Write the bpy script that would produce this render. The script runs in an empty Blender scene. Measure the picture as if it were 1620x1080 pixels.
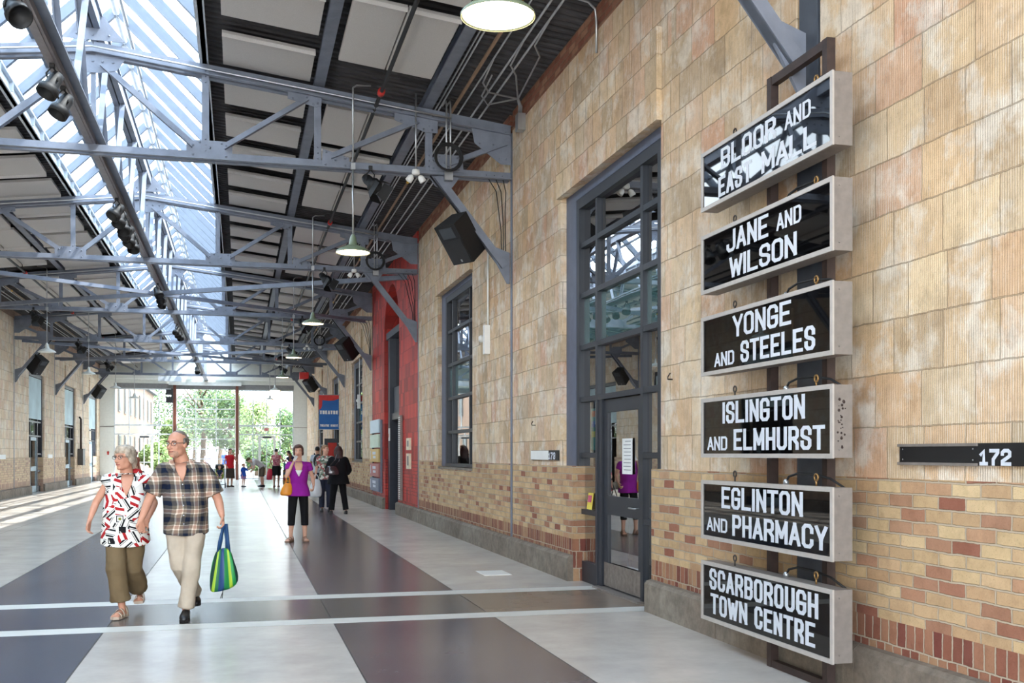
import bpy, bmesh, math, random
from mathutils import Vector, Matrix, Euler
random.seed(7)
SC = bpy.context.scene
COL = SC.collection
PI = math.pi
# ------------------------------------------------------------------ camera, sky, sun, exposure
cam_data = bpy.data.cameras.new('camera')
cam = bpy.data.objects.new('camera', cam_data); COL.objects.link(cam)
cam.location = (0, 0, 1.52)
cam.rotation_euler = (math.radians(90), 0, -math.radians(14.53))
cam_data.sensor_width = 36; cam_data.lens = 36.96; cam_data.shift_y = 0.1093
cam_data.clip_start = 0.05; cam_data.clip_end = 600
SC.camera = cam
world = bpy.data.worlds.new('sky'); SC.world = world; world.use_nodes = True
wn = world.node_tree.nodes; wl = world.node_tree.links
bg = wn['Background']; bg.inputs['Strength'].default_value = 9.0
tc = wn.new('ShaderNodeTexCoord'); sep = wn.new('ShaderNodeSeparateXYZ'); wl.new(tc.outputs['Generated'], sep.inputs[0])
wr = wn.new('ShaderNodeValToRGB'); wl.new(sep.outputs['Z'], wr.inputs[0])
wr.color_ramp.elements[0].position = 0.0; wr.color_ramp.elements[0].color = (0.93, 0.97, 1, 1)
wr.color_ramp.elements[1].position = 0.8; wr.color_ramp.elements[1].color = (0.62, 0.80, 1, 1)
wl.new(wr.outputs[0], bg.inputs['Color'])
sun_d = bpy.data.lights.new('sun', 'SUN'); sun_d.energy = 9; sun_d.angle = 0.01; sun_d.color = (1, 0.95, 0.87)
sun = bpy.data.objects.new('sun', sun_d); COL.objects.link(sun)
sun.rotation_euler = Vector((-0.593, 0.25, -1)).to_track_quat('-Z', 'Y').to_euler()
SC.view_settings.view_transform = 'Standard'; SC.view_settings.look = 'None'
SC.view_settings.gamma = 1; SC.view_settings.use_curve_mapping = False
SC.view_settings.exposure = 0.24
SC.cycles.caustics_reflective = False; SC.cycles.caustics_refractive = False

# ------------------------------------------------------------------ materials
def lin(c):
    return tuple(((x/255)/12.92 if x/255 <= 0.04045 else ((x/255+0.055)/1.055)**2.4) for x in c)
MATS = {}
def mat(name, rgb, rough=0.6, metal=0.0, var=0.12, nscale=8.0, bump=0.0, bscale=60.0, spec=0.5, emit=None, estr=0, coat=0):
    if name in MATS: return MATS[name]
    m = bpy.data.materials.new(name); m.use_nodes = True
    n = m.node_tree.nodes; l = m.node_tree.links; b = n['Principled BSDF']
    c = lin(rgb)
    t = n.new('ShaderNodeTexCoord'); nz = n.new('ShaderNodeTexNoise'); nz.inputs['Scale'].default_value = nscale
    nz.inputs['Detail'].default_value = 5
    l.new(t.outputs['Object'], nz.inputs['Vector'])
    r = n.new('ShaderNodeValToRGB'); l.new(nz.outputs['Fac'], r.inputs[0])
    r.color_ramp.elements[0].position = 0.3; r.color_ramp.elements[1].position = 0.7
    r.color_ramp.elements[0].color = (*[x*(1-var) for x in c], 1); r.color_ramp.elements[1].color = (*[min(1, x*(1+var)) for x in c], 1)
    l.new(r.outputs[0], b.inputs['Base Color'])
    b.inputs['Roughness'].default_value = rough; b.inputs['Metallic'].default_value = metal
    b.inputs['Specular IOR Level'].default_value = spec
    if coat: b.inputs['Coat Weight'].default_value = coat; b.inputs['Coat Roughness'].default_value = 0.03
    if bump:
        n2 = n.new('ShaderNodeTexNoise'); n2.inputs['Scale'].default_value = bscale; l.new(t.outputs['Object'], n2.inputs['Vector'])
        bp = n.new('ShaderNodeBump'); bp.inputs['Strength'].default_value = bump; bp.inputs['Distance'].default_value = 0.01
        l.new(n2.outputs['Fac'], bp.inputs['Height']); l.new(bp.outputs[0], b.inputs['Normal'])
    if emit:
        b.inputs['Emission Color'].default_value = (*lin(emit), 1); b.inputs['Emission Strength'].default_value = estr
    MATS[name] = m; return m
def glass_mat(name, tint=(1, 1, 1), base=0.06, body=None, bodymix=0.0, rough=0.0, gain=0.55, bump=0.02):
    m = bpy.data.materials.new(name); m.use_nodes = True; n = m.node_tree.nodes; l = m.node_tree.links
    n.remove(n['Principled BSDF']); out = n['Material Output']
    tr = n.new('ShaderNodeBsdfTransparent'); tr.inputs['Color'].default_value = (*tint, 1)
    gl = n.new('ShaderNodeBsdfGlossy'); gl.inputs['Roughness'].default_value = rough
    fr = n.new('ShaderNodeFresnel'); fr.inputs['IOR'].default_value = 1.5
    nz = n.new('ShaderNodeTexNoise'); nz.inputs['Scale'].default_value = 1.3
    bp = n.new('ShaderNodeBump'); bp.inputs['Strength'].default_value = bump; bp.inputs['Distance'].default_value = 0.02
    l.new(nz.outputs['Fac'], bp.inputs['Height']); l.new(bp.outputs[0], gl.inputs['Normal'])
    mul = n.new('ShaderNodeMath'); mul.operation = 'MULTIPLY_ADD'; mul.inputs[1].default_value = gain; mul.inputs[2].default_value = base
    mul.use_clamp = True
    l.new(fr.outputs[0], mul.inputs[0])
    mx = n.new('ShaderNodeMixShader'); l.new(mul.outputs[0], mx.inputs[0]); 
    first = tr.outputs[0]
    if body:
        df = n.new('ShaderNodeBsdfDiffuse'); df.inputs['Color'].default_value = (*lin(body), 1)
        m2 = n.new('ShaderNodeMixShader'); m2.inputs[0].default_value = bodymix
        l.new(tr.outputs[0], m2.inputs[1]); l.new(df.outputs[0], m2.inputs[2]); first = m2.outputs[0]
    l.new(first, mx.inputs[1]); l.new(gl.outputs[0], mx.inputs[2]); l.new(mx.outputs[0], out.inputs['Surface'])
    MATS[name] = m; return m

def nd(n, typ, **kw):
    x = n.new(typ)
    for k, v in kw.items(): setattr(x, k, v)
    return x
def ramp(n, l, src, stops, interp='LINEAR'):
    r = n.new('ShaderNodeValToRGB'); l.new(src, r.inputs[0]); cr = r.color_ramp; cr.interpolation = interp
    while len(cr.elements) < len(stops): cr.elements.new(0.5)
    for e, (p, c) in zip(cr.elements, stops): e.position = p; e.color = (*c, 1) if len(c) == 3 else c
    return r.outputs[0]
def mathn(n, l, op, a, b=None, clamp=False):
    x = n.new('ShaderNodeMath'); x.operation = op; x.use_clamp = clamp
    for i, v in enumerate((a, b)):
        if v is None: continue
        if isinstance(v, (int, float)): x.inputs[i].default_value = v
        else: l.new(v, x.inputs[i])
    return x.outputs[0]
def mixc(n, l, fac, a, b, mode='MIX'):
    x = n.new('ShaderNodeMix'); x.data_type = 'RGBA'; x.blend_type = mode
    for s, v in ((x.inputs[0], fac), (x.inputs[6], a), (x.inputs[7], b)):
        if isinstance(v, (int, float)): s.default_value = v
        elif isinstance(v, tuple): s.default_value = (*v, 1) if len(v) == 3 else v
        else: l.new(v, s)
    return x.outputs[2]

def masonry(name, paint=None, pale=0.0):
    m = bpy.data.materials.new(name); m.use_nodes = True; n = m.node_tree.nodes; l = m.node_tree.links; b = n['Principled BSDF']
    t = n.new('ShaderNodeTexCoord'); s = n.new('ShaderNodeSeparateXYZ'); l.new(t.outputs['Object'], s.inputs[0])
    u = mathn(n, l, 'ADD', s.outputs['X'], s.outputs['Y']); z = s.outputs['Z']
    cb = n.new('ShaderNodeCombineXYZ'); l.new(u, cb.inputs[0]); l.new(mathn(n, l, 'SUBTRACT', z, 1.37), cb.inputs[1])
    # a little waviness of the joints
    nzw = n.new('ShaderNodeTexNoise'); nzw.inputs['Scale'].default_value = 4.0; l.new(t.outputs['Object'], nzw.inputs['Vector'])
    wv = n.new('ShaderNodeVectorMath'); wv.operation = 'SCALE'; wv.inputs['Scale'].default_value = 0.022; l.new(nzw.outputs['Color'], wv.inputs[0])
    av = n.new('ShaderNodeVectorMath'); av.operation = 'ADD'; l.new(cb.outputs[0], av.inputs[0]); l.new(wv.outputs[0], av.inputs[1])
    nz3 = n.new('ShaderNodeTexNoise'); nz3.inputs['Scale'].default_value = 34; nz3.inputs['Detail'].default_value = 3; l.new(t.outputs['Object'], nz3.inputs['Vector'])
    w3 = n.new('ShaderNodeVectorMath'); w3.operation = 'SCALE'; w3.inputs['Scale'].default_value = 0.009; l.new(nz3.outputs['Color'], w3.inputs[0])
    av2 = n.new('ShaderNodeVectorMath'); av2.operation = 'ADD'; l.new(av.outputs[0], av2.inputs[0]); l.new(w3.outputs[0], av2.inputs[1])
    vec = av2.outputs[0]
    def brick(w, h, ms, off=0.5):
        x = n.new('ShaderNodeTexBrick'); x.offset = off; x.squash = 1.0; l.new(vec, x.inputs['Vector'])
        x.inputs['Scale'].default_value = 1; x.inputs['Brick Width'].default_value = w; x.inputs['Row Height'].default_value = h
        x.inputs['Mortar Size'].default_value = ms; x.inputs['Mortar Smooth'].default_value = 0.35; x.inputs['Bias'].default_value = 0
        x.inputs['Color1'].default_value = (0, 0, 0, 1); x.inputs['Color2'].default_value = (1, 1, 1, 1); x.inputs['Mortar'].default_value = (0.5, 0.5, 0.5, 1)
        return x
    tb = brick(0.43, 0.327, 0.0048, 0.42); tb.squash = 0.78; tb.squash_frequency = 3
    wsw = mathn(n, l, 'GREATER_THAN', s.outputs['Y'], 9.0); l.new(mathn(n, l, 'SUBTRACT', 0.46, mathn(n, l, 'MULTIPLY', wsw, 0.15)), tb.inputs['Brick Width']); bb = brick(0.235, 0.079, 0.007); sb = brick(0.085, 0.2, 0.007, 0.5)
    pal = lambda *a: [(p, lin(c)) for p, c in a]
    tcol = ramp(n, l, tb.outputs['Color'], pal((0, (206, 172, 132)), (0.2, (226, 200, 160)), (0.36, (204, 164, 126)), (0.5, (222, 188, 144)), (0.65, (186, 162, 130)), (0.8, (230, 204, 166)), (0.93, (206, 156, 122)), (1, (210, 182, 150))))
    bcol = ramp(n, l, bb.outputs['Color'], pal((0, (210, 180, 134)), (0.18, (190, 156, 116)), (0.34, (220, 192, 146)), (0.5, (192, 154, 114)), (0.66, (212, 180, 136)), (0.78, (184, 138, 106)), (0.86, (150, 92, 72)), (0.93, (192, 158, 122)), (1, (164, 110, 86))))
    scol = ramp(n, l, sb.outputs['Color'], pal((0, (132, 78, 62)), (0.35, (156, 100, 76)), (0.6, (182, 144, 108)), (0.8, (124, 66, 56)), (1, (166, 116, 88))))
    # combed vertical grooves and pale efflorescence on the tiles
    mp = n.new('ShaderNodeMapping'); mp.inputs['Scale'].default_value = (1, 0.07, 1); l.new(cb.outputs[0], mp.inputs['Vector'])
    gn = n.new('ShaderNodeTexNoise'); gn.inputs['Scale'].default_value = 75; gn.inputs['Detail'].default_value = 1; l.new(mp.outputs[0], gn.inputs['Vector'])
    wvt = n.new('ShaderNodeTexWave'); wvt.bands_direction = 'X'; wvt.inputs['Scale'].default_value = 17; wvt.inputs['Distortion'].default_value = 0.3; l.new(cb.outputs[0], wvt.inputs['Vector'])
    pn = n.new('ShaderNodeTexNoise'); pn.inputs['Scale'].default_value = 2.6; pn.inputs['Detail'].default_value = 9; pn.inputs['Roughness'].default_value = 0.66; l.new(t.outputs['Object'], pn.inputs['Vector'])
    pf = ramp(n, l, pn.outputs['Fac'], [(0.5, (0, 0, 0)), (0.6, (1, 1, 1))])
    pn2 = n.new('ShaderNodeTexNoise'); pn2.inputs['Scale'].default_value = 1.1; pn2.inputs['Detail'].default_value = 6; l.new(t.outputs['Object'], pn2.inputs['Vector'])
    gf = ramp(n, l, gn.outputs['Fac'], [(0.45, (0, 0, 0)), (0.62, (1, 1, 1))])
    groove = mathn(n, l, 'MULTIPLY', mathn(n, l, 'MULTIPLY', ramp(n, l, wvt.outputs['Fac'], [(0.35, (0, 0, 0)), (0.75, (1, 1, 1))]), mathn(n, l, 'ADD', mathn(n, l, 'MULTIPLY', gf, 0.6), 0.3)), ramp(n, l, pn2.outputs['Fac'], [(0.36, (0, 0, 0)), (0.54, (1, 1, 1))]))
    tcol = mixc(n, l, mathn(n, l, 'MULTIPLY', groove, 0.7), tcol, lin((240, 230, 214)))
    tcol = mixc(n, l, mathn(n, l, 'MULTIPLY', pf, 0.62), tcol, lin((236, 228, 214)))
    dn = n.new('ShaderNodeTexNoise'); dn.inputs['Scale'].default_value = 1.7; dn.inputs['Detail'].default_value = 10; dn.inputs['Roughness'].default_value = 0.7
    mo = n.new('ShaderNodeMapping'); mo.inputs['Location'].default_value = (7, 3, 1); l.new(t.outputs['Object'], mo.inputs['Vector']); l.new(mo.outputs[0], dn.inputs['Vector'])
    df = ramp(n, l, dn.outputs['Fac'], [(0.56, (0, 0, 0)), (0.74, (1, 1, 1))])
    tcol = mixc(n, l, mathn(n, l, 'MULTIPLY', df, 0.6), tcol, lin((140, 116, 92)))
    sp = n.new('ShaderNodeTexNoise'); sp.inputs['Scale'].default_value = 120; sp.inputs['Detail'].default_value = 2; l.new(t.outputs['Object'], sp.inputs['Vector'])
    spf = ramp(n, l, sp.outputs['Fac'], [(0.62, (0, 0, 0)), (0.75, (1, 1, 1))])
    isb = mathn(n, l, 'LESS_THAN', z, 1.37); iss = mathn(n, l, 'LESS_THAN', z, 0.50); ist = mathn(n, l, 'GREATER_THAN', z, 6.22)
    col = mixc(n, l, isb, tcol, bcol); col = mixc(n, l, iss, col, scol)
    rb = ramp(n, l, bb.outputs['Color'], pal((0, (156, 100, 78)), (0.5, (136, 82, 64)), (1, (176, 128, 100))))
    col = mixc(n, l, ist, col, rb)
    mort = mixc(n, l, isb, tb.outputs['Fac'], bb.outputs['Fac']); mort = mixc(n, l, iss, mort, sb.outputs['Fac']); mort = mixc(n, l, ist, mort, bb.outputs['Fac'])
    mcol = mixc(n, l, isb, lin((146, 128, 106)), lin((188, 174, 152)))
    if paint:
        rn = n.new('ShaderNodeTexNoise'); rn.inputs['Scale'].default_value = 1.5; l.new(t.outputs['Object'], rn.inputs['Vector'])
        col = ramp(n, l, tb.outputs['Color'], [(0, lin([c*0.86 for c in paint])), (1, lin([min(255, c*1.18+8) for c in paint]))])
        mcol = lin([c*0.55 for c in paint])
    else:
        col = mixc(n, l, mathn(n, l, 'MULTIPLY', spf, 0.5), col, lin((104, 82, 60)))
        ln_ = n.new('ShaderNodeTexNoise'); ln_.inputs['Scale'].default_value = 0.8; ln_.inputs['Detail'].default_value = 7; ln_.inputs['Roughness'].default_value = 0.62; l.new(mo.outputs[0], ln_.inputs['Vector'])
        col = mixc(n, l, 1.0, col, ramp(n, l, ln_.outputs['Fac'], [(0.3, (0.80, 0.79, 0.78)), (0.5, (1, 1, 1)), (0.7, (0.9, 0.88, 0.84))]), 'MULTIPLY')
        md = n.new('ShaderNodeTexNoise'); md.inputs['Scale'].default_value = 9; md.inputs['Detail'].default_value = 8; md.inputs['Roughness'].default_value = 0.7; l.new(mo.outputs[0], md.inputs['Vector'])
        col = mixc(n, l, 1.0, col, ramp(n, l, md.outputs['Fac'], [(0.3, (0.78, 0.76, 0.74)), (0.55, (1, 1, 1))]), 'MULTIPLY')
        if pale: col = mixc(n, l, pale, col, lin((245, 232, 210)))
    col = mixc(n, l, mathn(n, l, 'MULTIPLY', mort, mathn(n, l, 'ADD', mathn(n, l, 'MULTIPLY', isb, 0.2), 0.6)), col, mcol)
    hs = n.new('ShaderNodeHueSaturation'); hs.inputs['Saturation'].default_value = 1.0 if paint else 0.95; l.new(col, hs.inputs['Color'])
    l.new(hs.outputs[0], b.inputs['Base Color']); b.inputs['Roughness'].default_value = 0.5 if paint else 0.85
    b.inputs['Specular IOR Level'].default_value = 0.4 if paint else 0.2
    h = mathn(n, l, 'SUBTRACT', 1.0, mort)
    h = mathn(n, l, 'ADD', h, mathn(n, l, 'MULTIPLY', pn.outputs['Fac'], 0.9))
    h = mathn(n, l, 'ADD', h, mathn(n, l, 'MULTIPLY', mathn(n, l, 'MULTIPLY', wvt.outputs['Fac'], mathn(n, l, 'SUBTRACT', 1.0, isb)), 0.1))
    h = mathn(n, l, 'ADD', h, mathn(n, l, 'MULTIPLY', sp.outputs['Fac'], 0.12))
    bp = n.new('ShaderNodeBump'); bp.inputs['Strength'].default_value = 1.0; bp.inputs['Distance'].default_value = 0.014
    l.new(h, bp.inputs['Height']); l.new(bp.outputs[0], b.inputs['Normal'])
    MATS[name] = m; return m

def concrete(name, rgb, rough=0.28, spec=0.5, tint=None, dark=0.78, cs=2.2, bmp=0.0):
    m = bpy.data.materials.new(name); m.use_nodes = True; n = m.node_tree.nodes; l = m.node_tree.links; b = n['Principled BSDF']
    t = n.new('ShaderNodeTexCoord')
    a = n.new('ShaderNodeTexNoise'); a.inputs['Scale'].default_value = 0.7; a.inputs['Detail'].default_value = 6; a.inputs['Roughness'].default_value = 0.6; l.new(t.outputs['Object'], a.inputs['Vector'])
    c2 = n.new('ShaderNodeTexNoise'); c2.inputs['Scale'].default_value = cs; c2.inputs['Detail'].default_value = 8 if bmp else 4.5; c2.inputs['Roughness'].default_value = 0.7; l.new(t.outputs['Object'], c2.inputs['Vector'])
    c = lin(rgb); tt = lin(tint) if tint else tuple(x*0.85 for x in c)
    c1 = ramp(n, l, a.outputs['Fac'], [(0.35, tt), (0.65, c)])
    k = ramp(n, l, c2.outputs['Fac'], [(0.25, (dark, dark, dark)), (0.75, (1, 1, 1))])
    l.new(mixc(n, l, 1.0, c1, k, 'MULTIPLY'), b.inputs['Base Color'])
    b.inputs['Roughness'].default_value = rough
    b.inputs['Specular IOR Level'].default_value = spec
    bp = n.new('ShaderNodeBump'); bp.inputs['Strength'].default_value = bmp; bp.inputs['Distance'].default_value = 0.02
    if bmp: l.new(c2.outputs['Fac'], bp.inputs['Height']); l.new(bp.outputs[0], b.inputs['Normal'])
    MATS[name] = m; return m

M_WALL = masonry('masonry'); M_WALLL = masonry('masonry_left', pale=0.25); M_RED = masonry('red_painted_masonry', paint=(172, 46, 38))
M_STEEL = mat('painted_steel', (114, 120, 133), 0.5, var=0.16, nscale=5, bump=0.15, bscale=40)
M_STEELD = mat('dark_column_steel', (70, 76, 86), 0.5, var=0.2)
M_PLINTH = concrete('plinth_concrete', (166, 156, 142), rough=0.8, spec=0.2, dark=0.42, tint=(140, 126, 112), cs=7, bmp=0.8)
M_FRAME = mat('dark_frame_paint', (38, 42, 50), 0.45, var=0.1)
M_REVEAL = mat('blue_reveal_paint', (90, 97, 116), 0.5, var=0.1)
M_BLACK = mat('black_plastic', (20, 20, 22), 0.6, var=0.1, bump=0.1, bscale=200)
M_RUST = mat('rusty_steel', (56, 42, 38), 0.6, var=0.3, nscale=14)
M_ALU = mat('galvanised_casing', (132, 124, 118), 0.5, 0.2, var=0.12, nscale=18)
M_PIPE = mat('galvanised_conduit', (176, 178, 180), 0.32, 0.75, var=0.1)
M_BRASS = mat('brown_pipe', (120, 96, 76), 0.5, 0.2)
M_WHITE = mat('white_paint', (232, 232, 228), 0.5, var=0.03)
M_OFFW = mat('offwhite_wall_paint', (226, 228, 222), 0.6, var=0.04)
M_DECK = mat('dark_roof_deck', (64, 62, 64), 0.75, var=0.3, nscale=3)
M_FELT = mat('acoustic_felt', (198, 194, 190), 0.95, var=0.07, nscale=90, bump=0.3, bscale=160, spec=0.1)
M_LETTER = mat('letter_white', (208, 213, 222), 0.5, var=0.04, nscale=30)
M_SIGN = mat('black_acrylic', (6, 6, 7), 0.02, var=0.1, spec=0.42)
M_BAR = mat('glazing_bar_steel', (84, 94, 108), 0.5, var=0.08)
M_PALEST = mat('pale_skylight_steel', (196, 204, 212), 0.5, var=0.08)
G_CLEAR = glass_mat('clear_glass', (0.95, 0.98, 1.0), 0.0)
G_SKY = glass_mat('skylight_glass', (0.92, 0.97, 1.0), 0.0, gain=0.25, bump=0)
G_TEAL = glass_mat('frosted_teal_glass', (0.5, 0.7, 0.7), 0.05, body=(96, 140, 140), bodymix=0.75)
G_DARK = glass_mat('window_glass', (0.62, 0.66, 0.70), 0.02)

# ------------------------------------------------------------------ mesh helpers
class MB:
    def __init__(s): s.v = []; s.f = []; s.mi = []; s.sm = []; s.cur = 0
    def add(s, vs, fs, smooth=False):
        o = len(s.v); s.v += [tuple(v) for v in vs]
        for f in fs: s.f.append([i+o for i in f]); s.mi.append(s.cur); s.sm.append(smooth)
        return s
    def box(s, a, b, rot=None, c=None):
        x0, y0, z0 = [min(p, q) for p, q in zip(a, b)]; x1, y1, z1 = [max(p, q) for p, q in zip(a, b)]
        vs = [(x0,y0,z0),(x1,y0,z0),(x1,y1,z0),(x0,y1,z0),(x0,y0,z1),(x1,y0,z1),(x1,y1,z1),(x0,y1,z1)]
        if rot is not None:
            c = Vector(c) if c else Vector(((x0+x1)/2, (y0+y1)/2, (z0+z1)/2)); R = rot if isinstance(rot, Matrix) else Euler(rot).to_matrix()
            vs = [tuple(R @ (Vector(v)-c) + c) for v in vs]
        return s.add(vs, [(0,3,2,1),(4,5,6,7),(0,1,5,4),(1,2,6,5),(2,3,7,6),(3,0,4,7)])
    def bar(s, p, q, w, h, up=(0, 0, 1)):
        p = Vector(p); q = Vector(q); d = (q-p).normalized(); u = Vector(up)
        if abs(d.dot(u)) > 0.999: u = Vector((0, 1, 0))
        r = d.cross(u).normalized(); u = r.cross(d)
        vs = [e + r*a*w/2 + u*c*h/2 for e in (p, q) for a, c in ((-1,-1),(1,-1),(1,1),(-1,1))]
        return s.add(vs, [(0,1,2,3),(7,6,5,4),(0,4,5,1),(1,5,6,2),(2,6,7,3),(3,7,4,0)])
    def angle(s, p, q, w, t=0.012, up=(0, 0, 1), flip=1):   # L-section
        p = Vector(p); q = Vector(q); d = (q-p).normalized(); u = Vector(up)
        if abs(d.dot(u)) > 0.999: u = Vector((0, 1, 0))
        r = d.cross(u).normalized(); u = r.cross(d)
        s.bar(p, q, t, w, up); o = r*flip*w/2 - u*(w/2-t/2); s.bar(p+o, q+o, w, t, up); return s
    def tube(s, pts, r, n=8, caps=True, r2=None):
        pts = [Vector(p) for p in pts]; rings = []; k = len(pts)
        rr = [r]*k if not isinstance(r, (list, tuple)) else r
        if r2 is not None: rr = [r + (r2-r)*i/(k-1) for i in range(k)]
        ref = None
        for i, p in enumerate(pts):
            d = (pts[min(i+1, k-1)] - pts[max(i-1, 0)]).normalized()
            if ref is None:
                ref = Vector((0, 0, 1)) if abs(d.z) < 0.9 else Vector((1, 0, 0))
            a = (ref - d*ref.dot(d)).normalized(); b = d.cross(a); ref = a
            rings.append([p + (a*math.cos(t*2*PI/n) + b*math.sin(t*2*PI/n))*rr[i] for t in range(n)])
        vs = [v for R in rings for v in R]; fs = [(i*n+j, i*n+(j+1)%n, (i+1)*n+(j+1)%n, (i+1)*n+j) for i in range(k-1) for j in range(n)]
        if caps: fs += [tuple(range(n))[::-1], tuple(range((k-1)*n, k*n))]
        return s.add(vs, fs, n > 5)
    def lathe(s, prof, c=(0, 0, 0), n=24, R=None, smooth=True, caps=True):
        vs = []; c = Vector(c)
        for (r, z) in prof:
            for j in range(n):
                v = Vector((r*math.cos(2*PI*j/n), r*math.sin(2*PI*j/n), z))
                if R: v = R @ v
                vs.append(v + c)
        k = len(prof); fs = [(i*n+j, i*n+(j+1)%n, (i+1)*n+(j+1)%n, (i+1)*n+j) for i in range(k-1) for j in range(n)]
        if caps and prof[0][0] > 1e-4: fs.append(tuple(range(n))[::-1])
        if caps and prof[-1][0] > 1e-4: fs.append(tuple(range((k-1)*n, k*n)))
        return s.add(vs, fs, smooth)
    def ball(s, c, r, n=12, m=8, R=None):
        c = Vector(c); r = (r, r, r) if isinstance(r, (int, float)) else r
        vs = [Vector((0, 0, -r[2]))]; 
        for i in range(1, m):
            a = -PI/2 + PI*i/m
            vs += [Vector((r[0]*math.cos(a)*math.cos(2*PI*j/n), r[1]*math.cos(a)*math.sin(2*PI*j/n), r[2]*math.sin(a))) for j in range(n)]
        vs.append(Vector((0, 0, r[2])))
        if R: vs = [R @ v for v in vs]
        vs = [v + c for v in vs]; fs = [(0, 1+(j+1)%n, 1+j) for j in range(n)]
        fs += [(1+i*n+j, 1+i*n+(j+1)%n, 1+(i+1)*n+(j+1)%n, 1+(i+1)*n+j) for i in range(m-2) for j in range(n)]
        L = len(vs)-1; fs += [(L, 1+(m-2)*n+j, 1+(m-2)*n+(j+1)%n) for j in range(n)]
        return s.add(vs, fs, True)
    def prism(s, poly, axis, a, b):      # poly: 2-D points; axis 'x': (y,z) ; 'y': (x,z) ; 'z': (x,y)
        def P(p, h): return {'x': (h, p[0], p[1]), 'y': (p[0], h, p[1]), 'z': (p[0], p[1], h)}[axis]
        n = len(poly); vs = [P(p, a) for p in poly] + [P(p, b) for p in poly]
        return s.add(vs, [tuple(range(n)), tuple(range(2*n-1, n-1, -1))] + [(i, (i+1)%n, n+(i+1)%n, n+i) for i in range(n)])
    def loft(s, rings, caps=True, smooth=True):
        n = len(rings[0]); vs = [v for R in rings for v in R]; k = len(rings)
        fs = [(i*n+j, i*n+(j+1)%n, (i+1)*n+(j+1)%n, (i+1)*n+j) for i in range(k-1) for j in range(n)]
        if caps: fs += [tuple(range(n))[::-1], tuple(range((k-1)*n, k*n))]
        return s.add(vs, fs, smooth)
    def build(s, name, m, parent=None, fix=True):
        me = bpy.data.meshes.new(name); off = parent_off(parent)
        me.from_pydata([tuple(Vector(v)-off) for v in s.v], [], s.f)
        for q in (m if isinstance(m, list) else [m]): me.materials.append(q)
        me.polygons.foreach_set('material_index', s.mi); me.polygons.foreach_set('use_smooth', s.sm)
        if fix:
            bm = bmesh.new(); bm.from_mesh(me); bmesh.ops.recalc_face_normals(bm, faces=bm.faces); bm.to_mesh(me); bm.free()
        me.update()
        o = bpy.data.objects.new(name, me); COL.objects.link(o)
        if parent: o.parent = parent
        return o
def parent_off(p):
    off = Vector((0, 0, 0))
    while p is not None: off += Vector(p.location); p = p.parent
    return off
def tag(o, label=None, cat=None, group=None, kind=None):
    if label: o['label'] = label
    if cat: o['category'] = cat
    if group: o['group'] = group
    if kind: o['kind'] = kind
    return o
def thing(name, label, cat, loc=(0, 0, 0), group=None):
    o = bpy.data.objects.new(name, None); COL.objects.link(o); o.location = loc; o.empty_display_size = 0.2
    return tag(o, label, cat, group)
def struct(o): o['kind'] = 'structure'; return o
KIDS = {}
def dup(root, loc, label):
    def cp(o, par):
        c = o.copy(); COL.objects.link(c); c.parent = par
        for ch in [x for x in bpy.data.objects if x.parent == o]: cp(ch, c)
        return c
    r = cp(root, None); r.location = loc; r['label'] = label; return r
ORD = ['first', 'second', 'third', 'fourth', 'fifth', 'sixth', 'seventh', 'eighth', 'ninth', 'tenth', 'eleventh', 'twelfth', 'thirteenth', 'fourteenth', 'fifteenth', 'sixteenth', 'seventeenth', 'eighteenth', 'nineteenth']
def ordn(i):
    if i < 19: return ORD[i]
    t = ['twenty', 'thirty', 'forty', 'fifty'][(i+1)//10-2]; r = (i+1) % 10
    return (t[:-1]+'ieth') if r == 0 else t+'-'+ORD[r-1]

# ------------------------------------------------------------------ dimensions
XR, XL, CX = 3.85, -7.6, -1.875
YT = [6.6+8.3*i for i in range(7)]; YE = 63.0; YB = -7.0
deck = lambda d: 7.17-0.1175*d
chord = lambda d: 6.97-0.1175*d

# ------------------------------------------------------------------ floor
FC = [concrete('floor_light', (222, 214, 204), 0.24, tint=(206, 198, 190)),
      concrete('floor_slate', (98, 102, 116), 0.22, tint=(76, 80, 98)),
      concrete('floor_plum', (122, 111, 110), 0.22, tint=(98, 90, 95)),
      concrete('floor_band_white', (236, 232, 222), 0.4, tint=(222, 218, 210), dark=0.85),
      concrete('floor_grey', (122, 116, 110), 0.22, tint=(98, 94, 92), dark=0.6),
      concrete('floor_brown', (150, 132, 116), 0.25, tint=(132, 118, 106)),
      concrete('floor_joint', (70, 64, 60), 0.7)]
xb = [XL-0.4, -6.1, -4.4, -2.627, -1.126, 0.812, 2.289, XR+0.5]
yb = [YB, 1.6, 5.5, 9.50, 9.80, 11.15, 11.47, 15.6, 19.8, 24.0, 28.2, 32.4, 36.6, 41, 45.2, 49.4, 53.6, 57.8, YE+0.3]
fl = MB(); J = 0.011
def fcell(x0, x1, y0, y1, i):
    fl.cur = i; fl.add([(x0,y0,0),(x1,y0,0),(x1,y1,0),(x0,y1,0)], [(0,1,2,3)])
for a in range(len(yb)-1):
    y0, y1 = yb[a], yb[a+1]
    fcell(xb[0], xb[-1], y0, y0+J*0.6 if not (9.4 < y0 < 9.7 or 11 < y0 < 11.3) else y0+0.001, 6)
    ys = y0+J*0.6
    for c in range(len(xb)-1):
        x0, x1 = xb[c], xb[c+1]
        k = [0, 0, 0, 1, 0, 2, 0][c]
        if a in (3, 5): k = 3
        if a == 4: k = [1, 1, 1, 1, 4, 4, 5][c]
        if a in (3, 5): fcell(x0, x1, ys, y1, k)
        else:
            fcell(x0, x0+J, ys, y1, 6); fcell(x0+J, x1, ys, y1, k)
fo = fl.build('floor', FC, fix=False); struct(fo)
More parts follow.
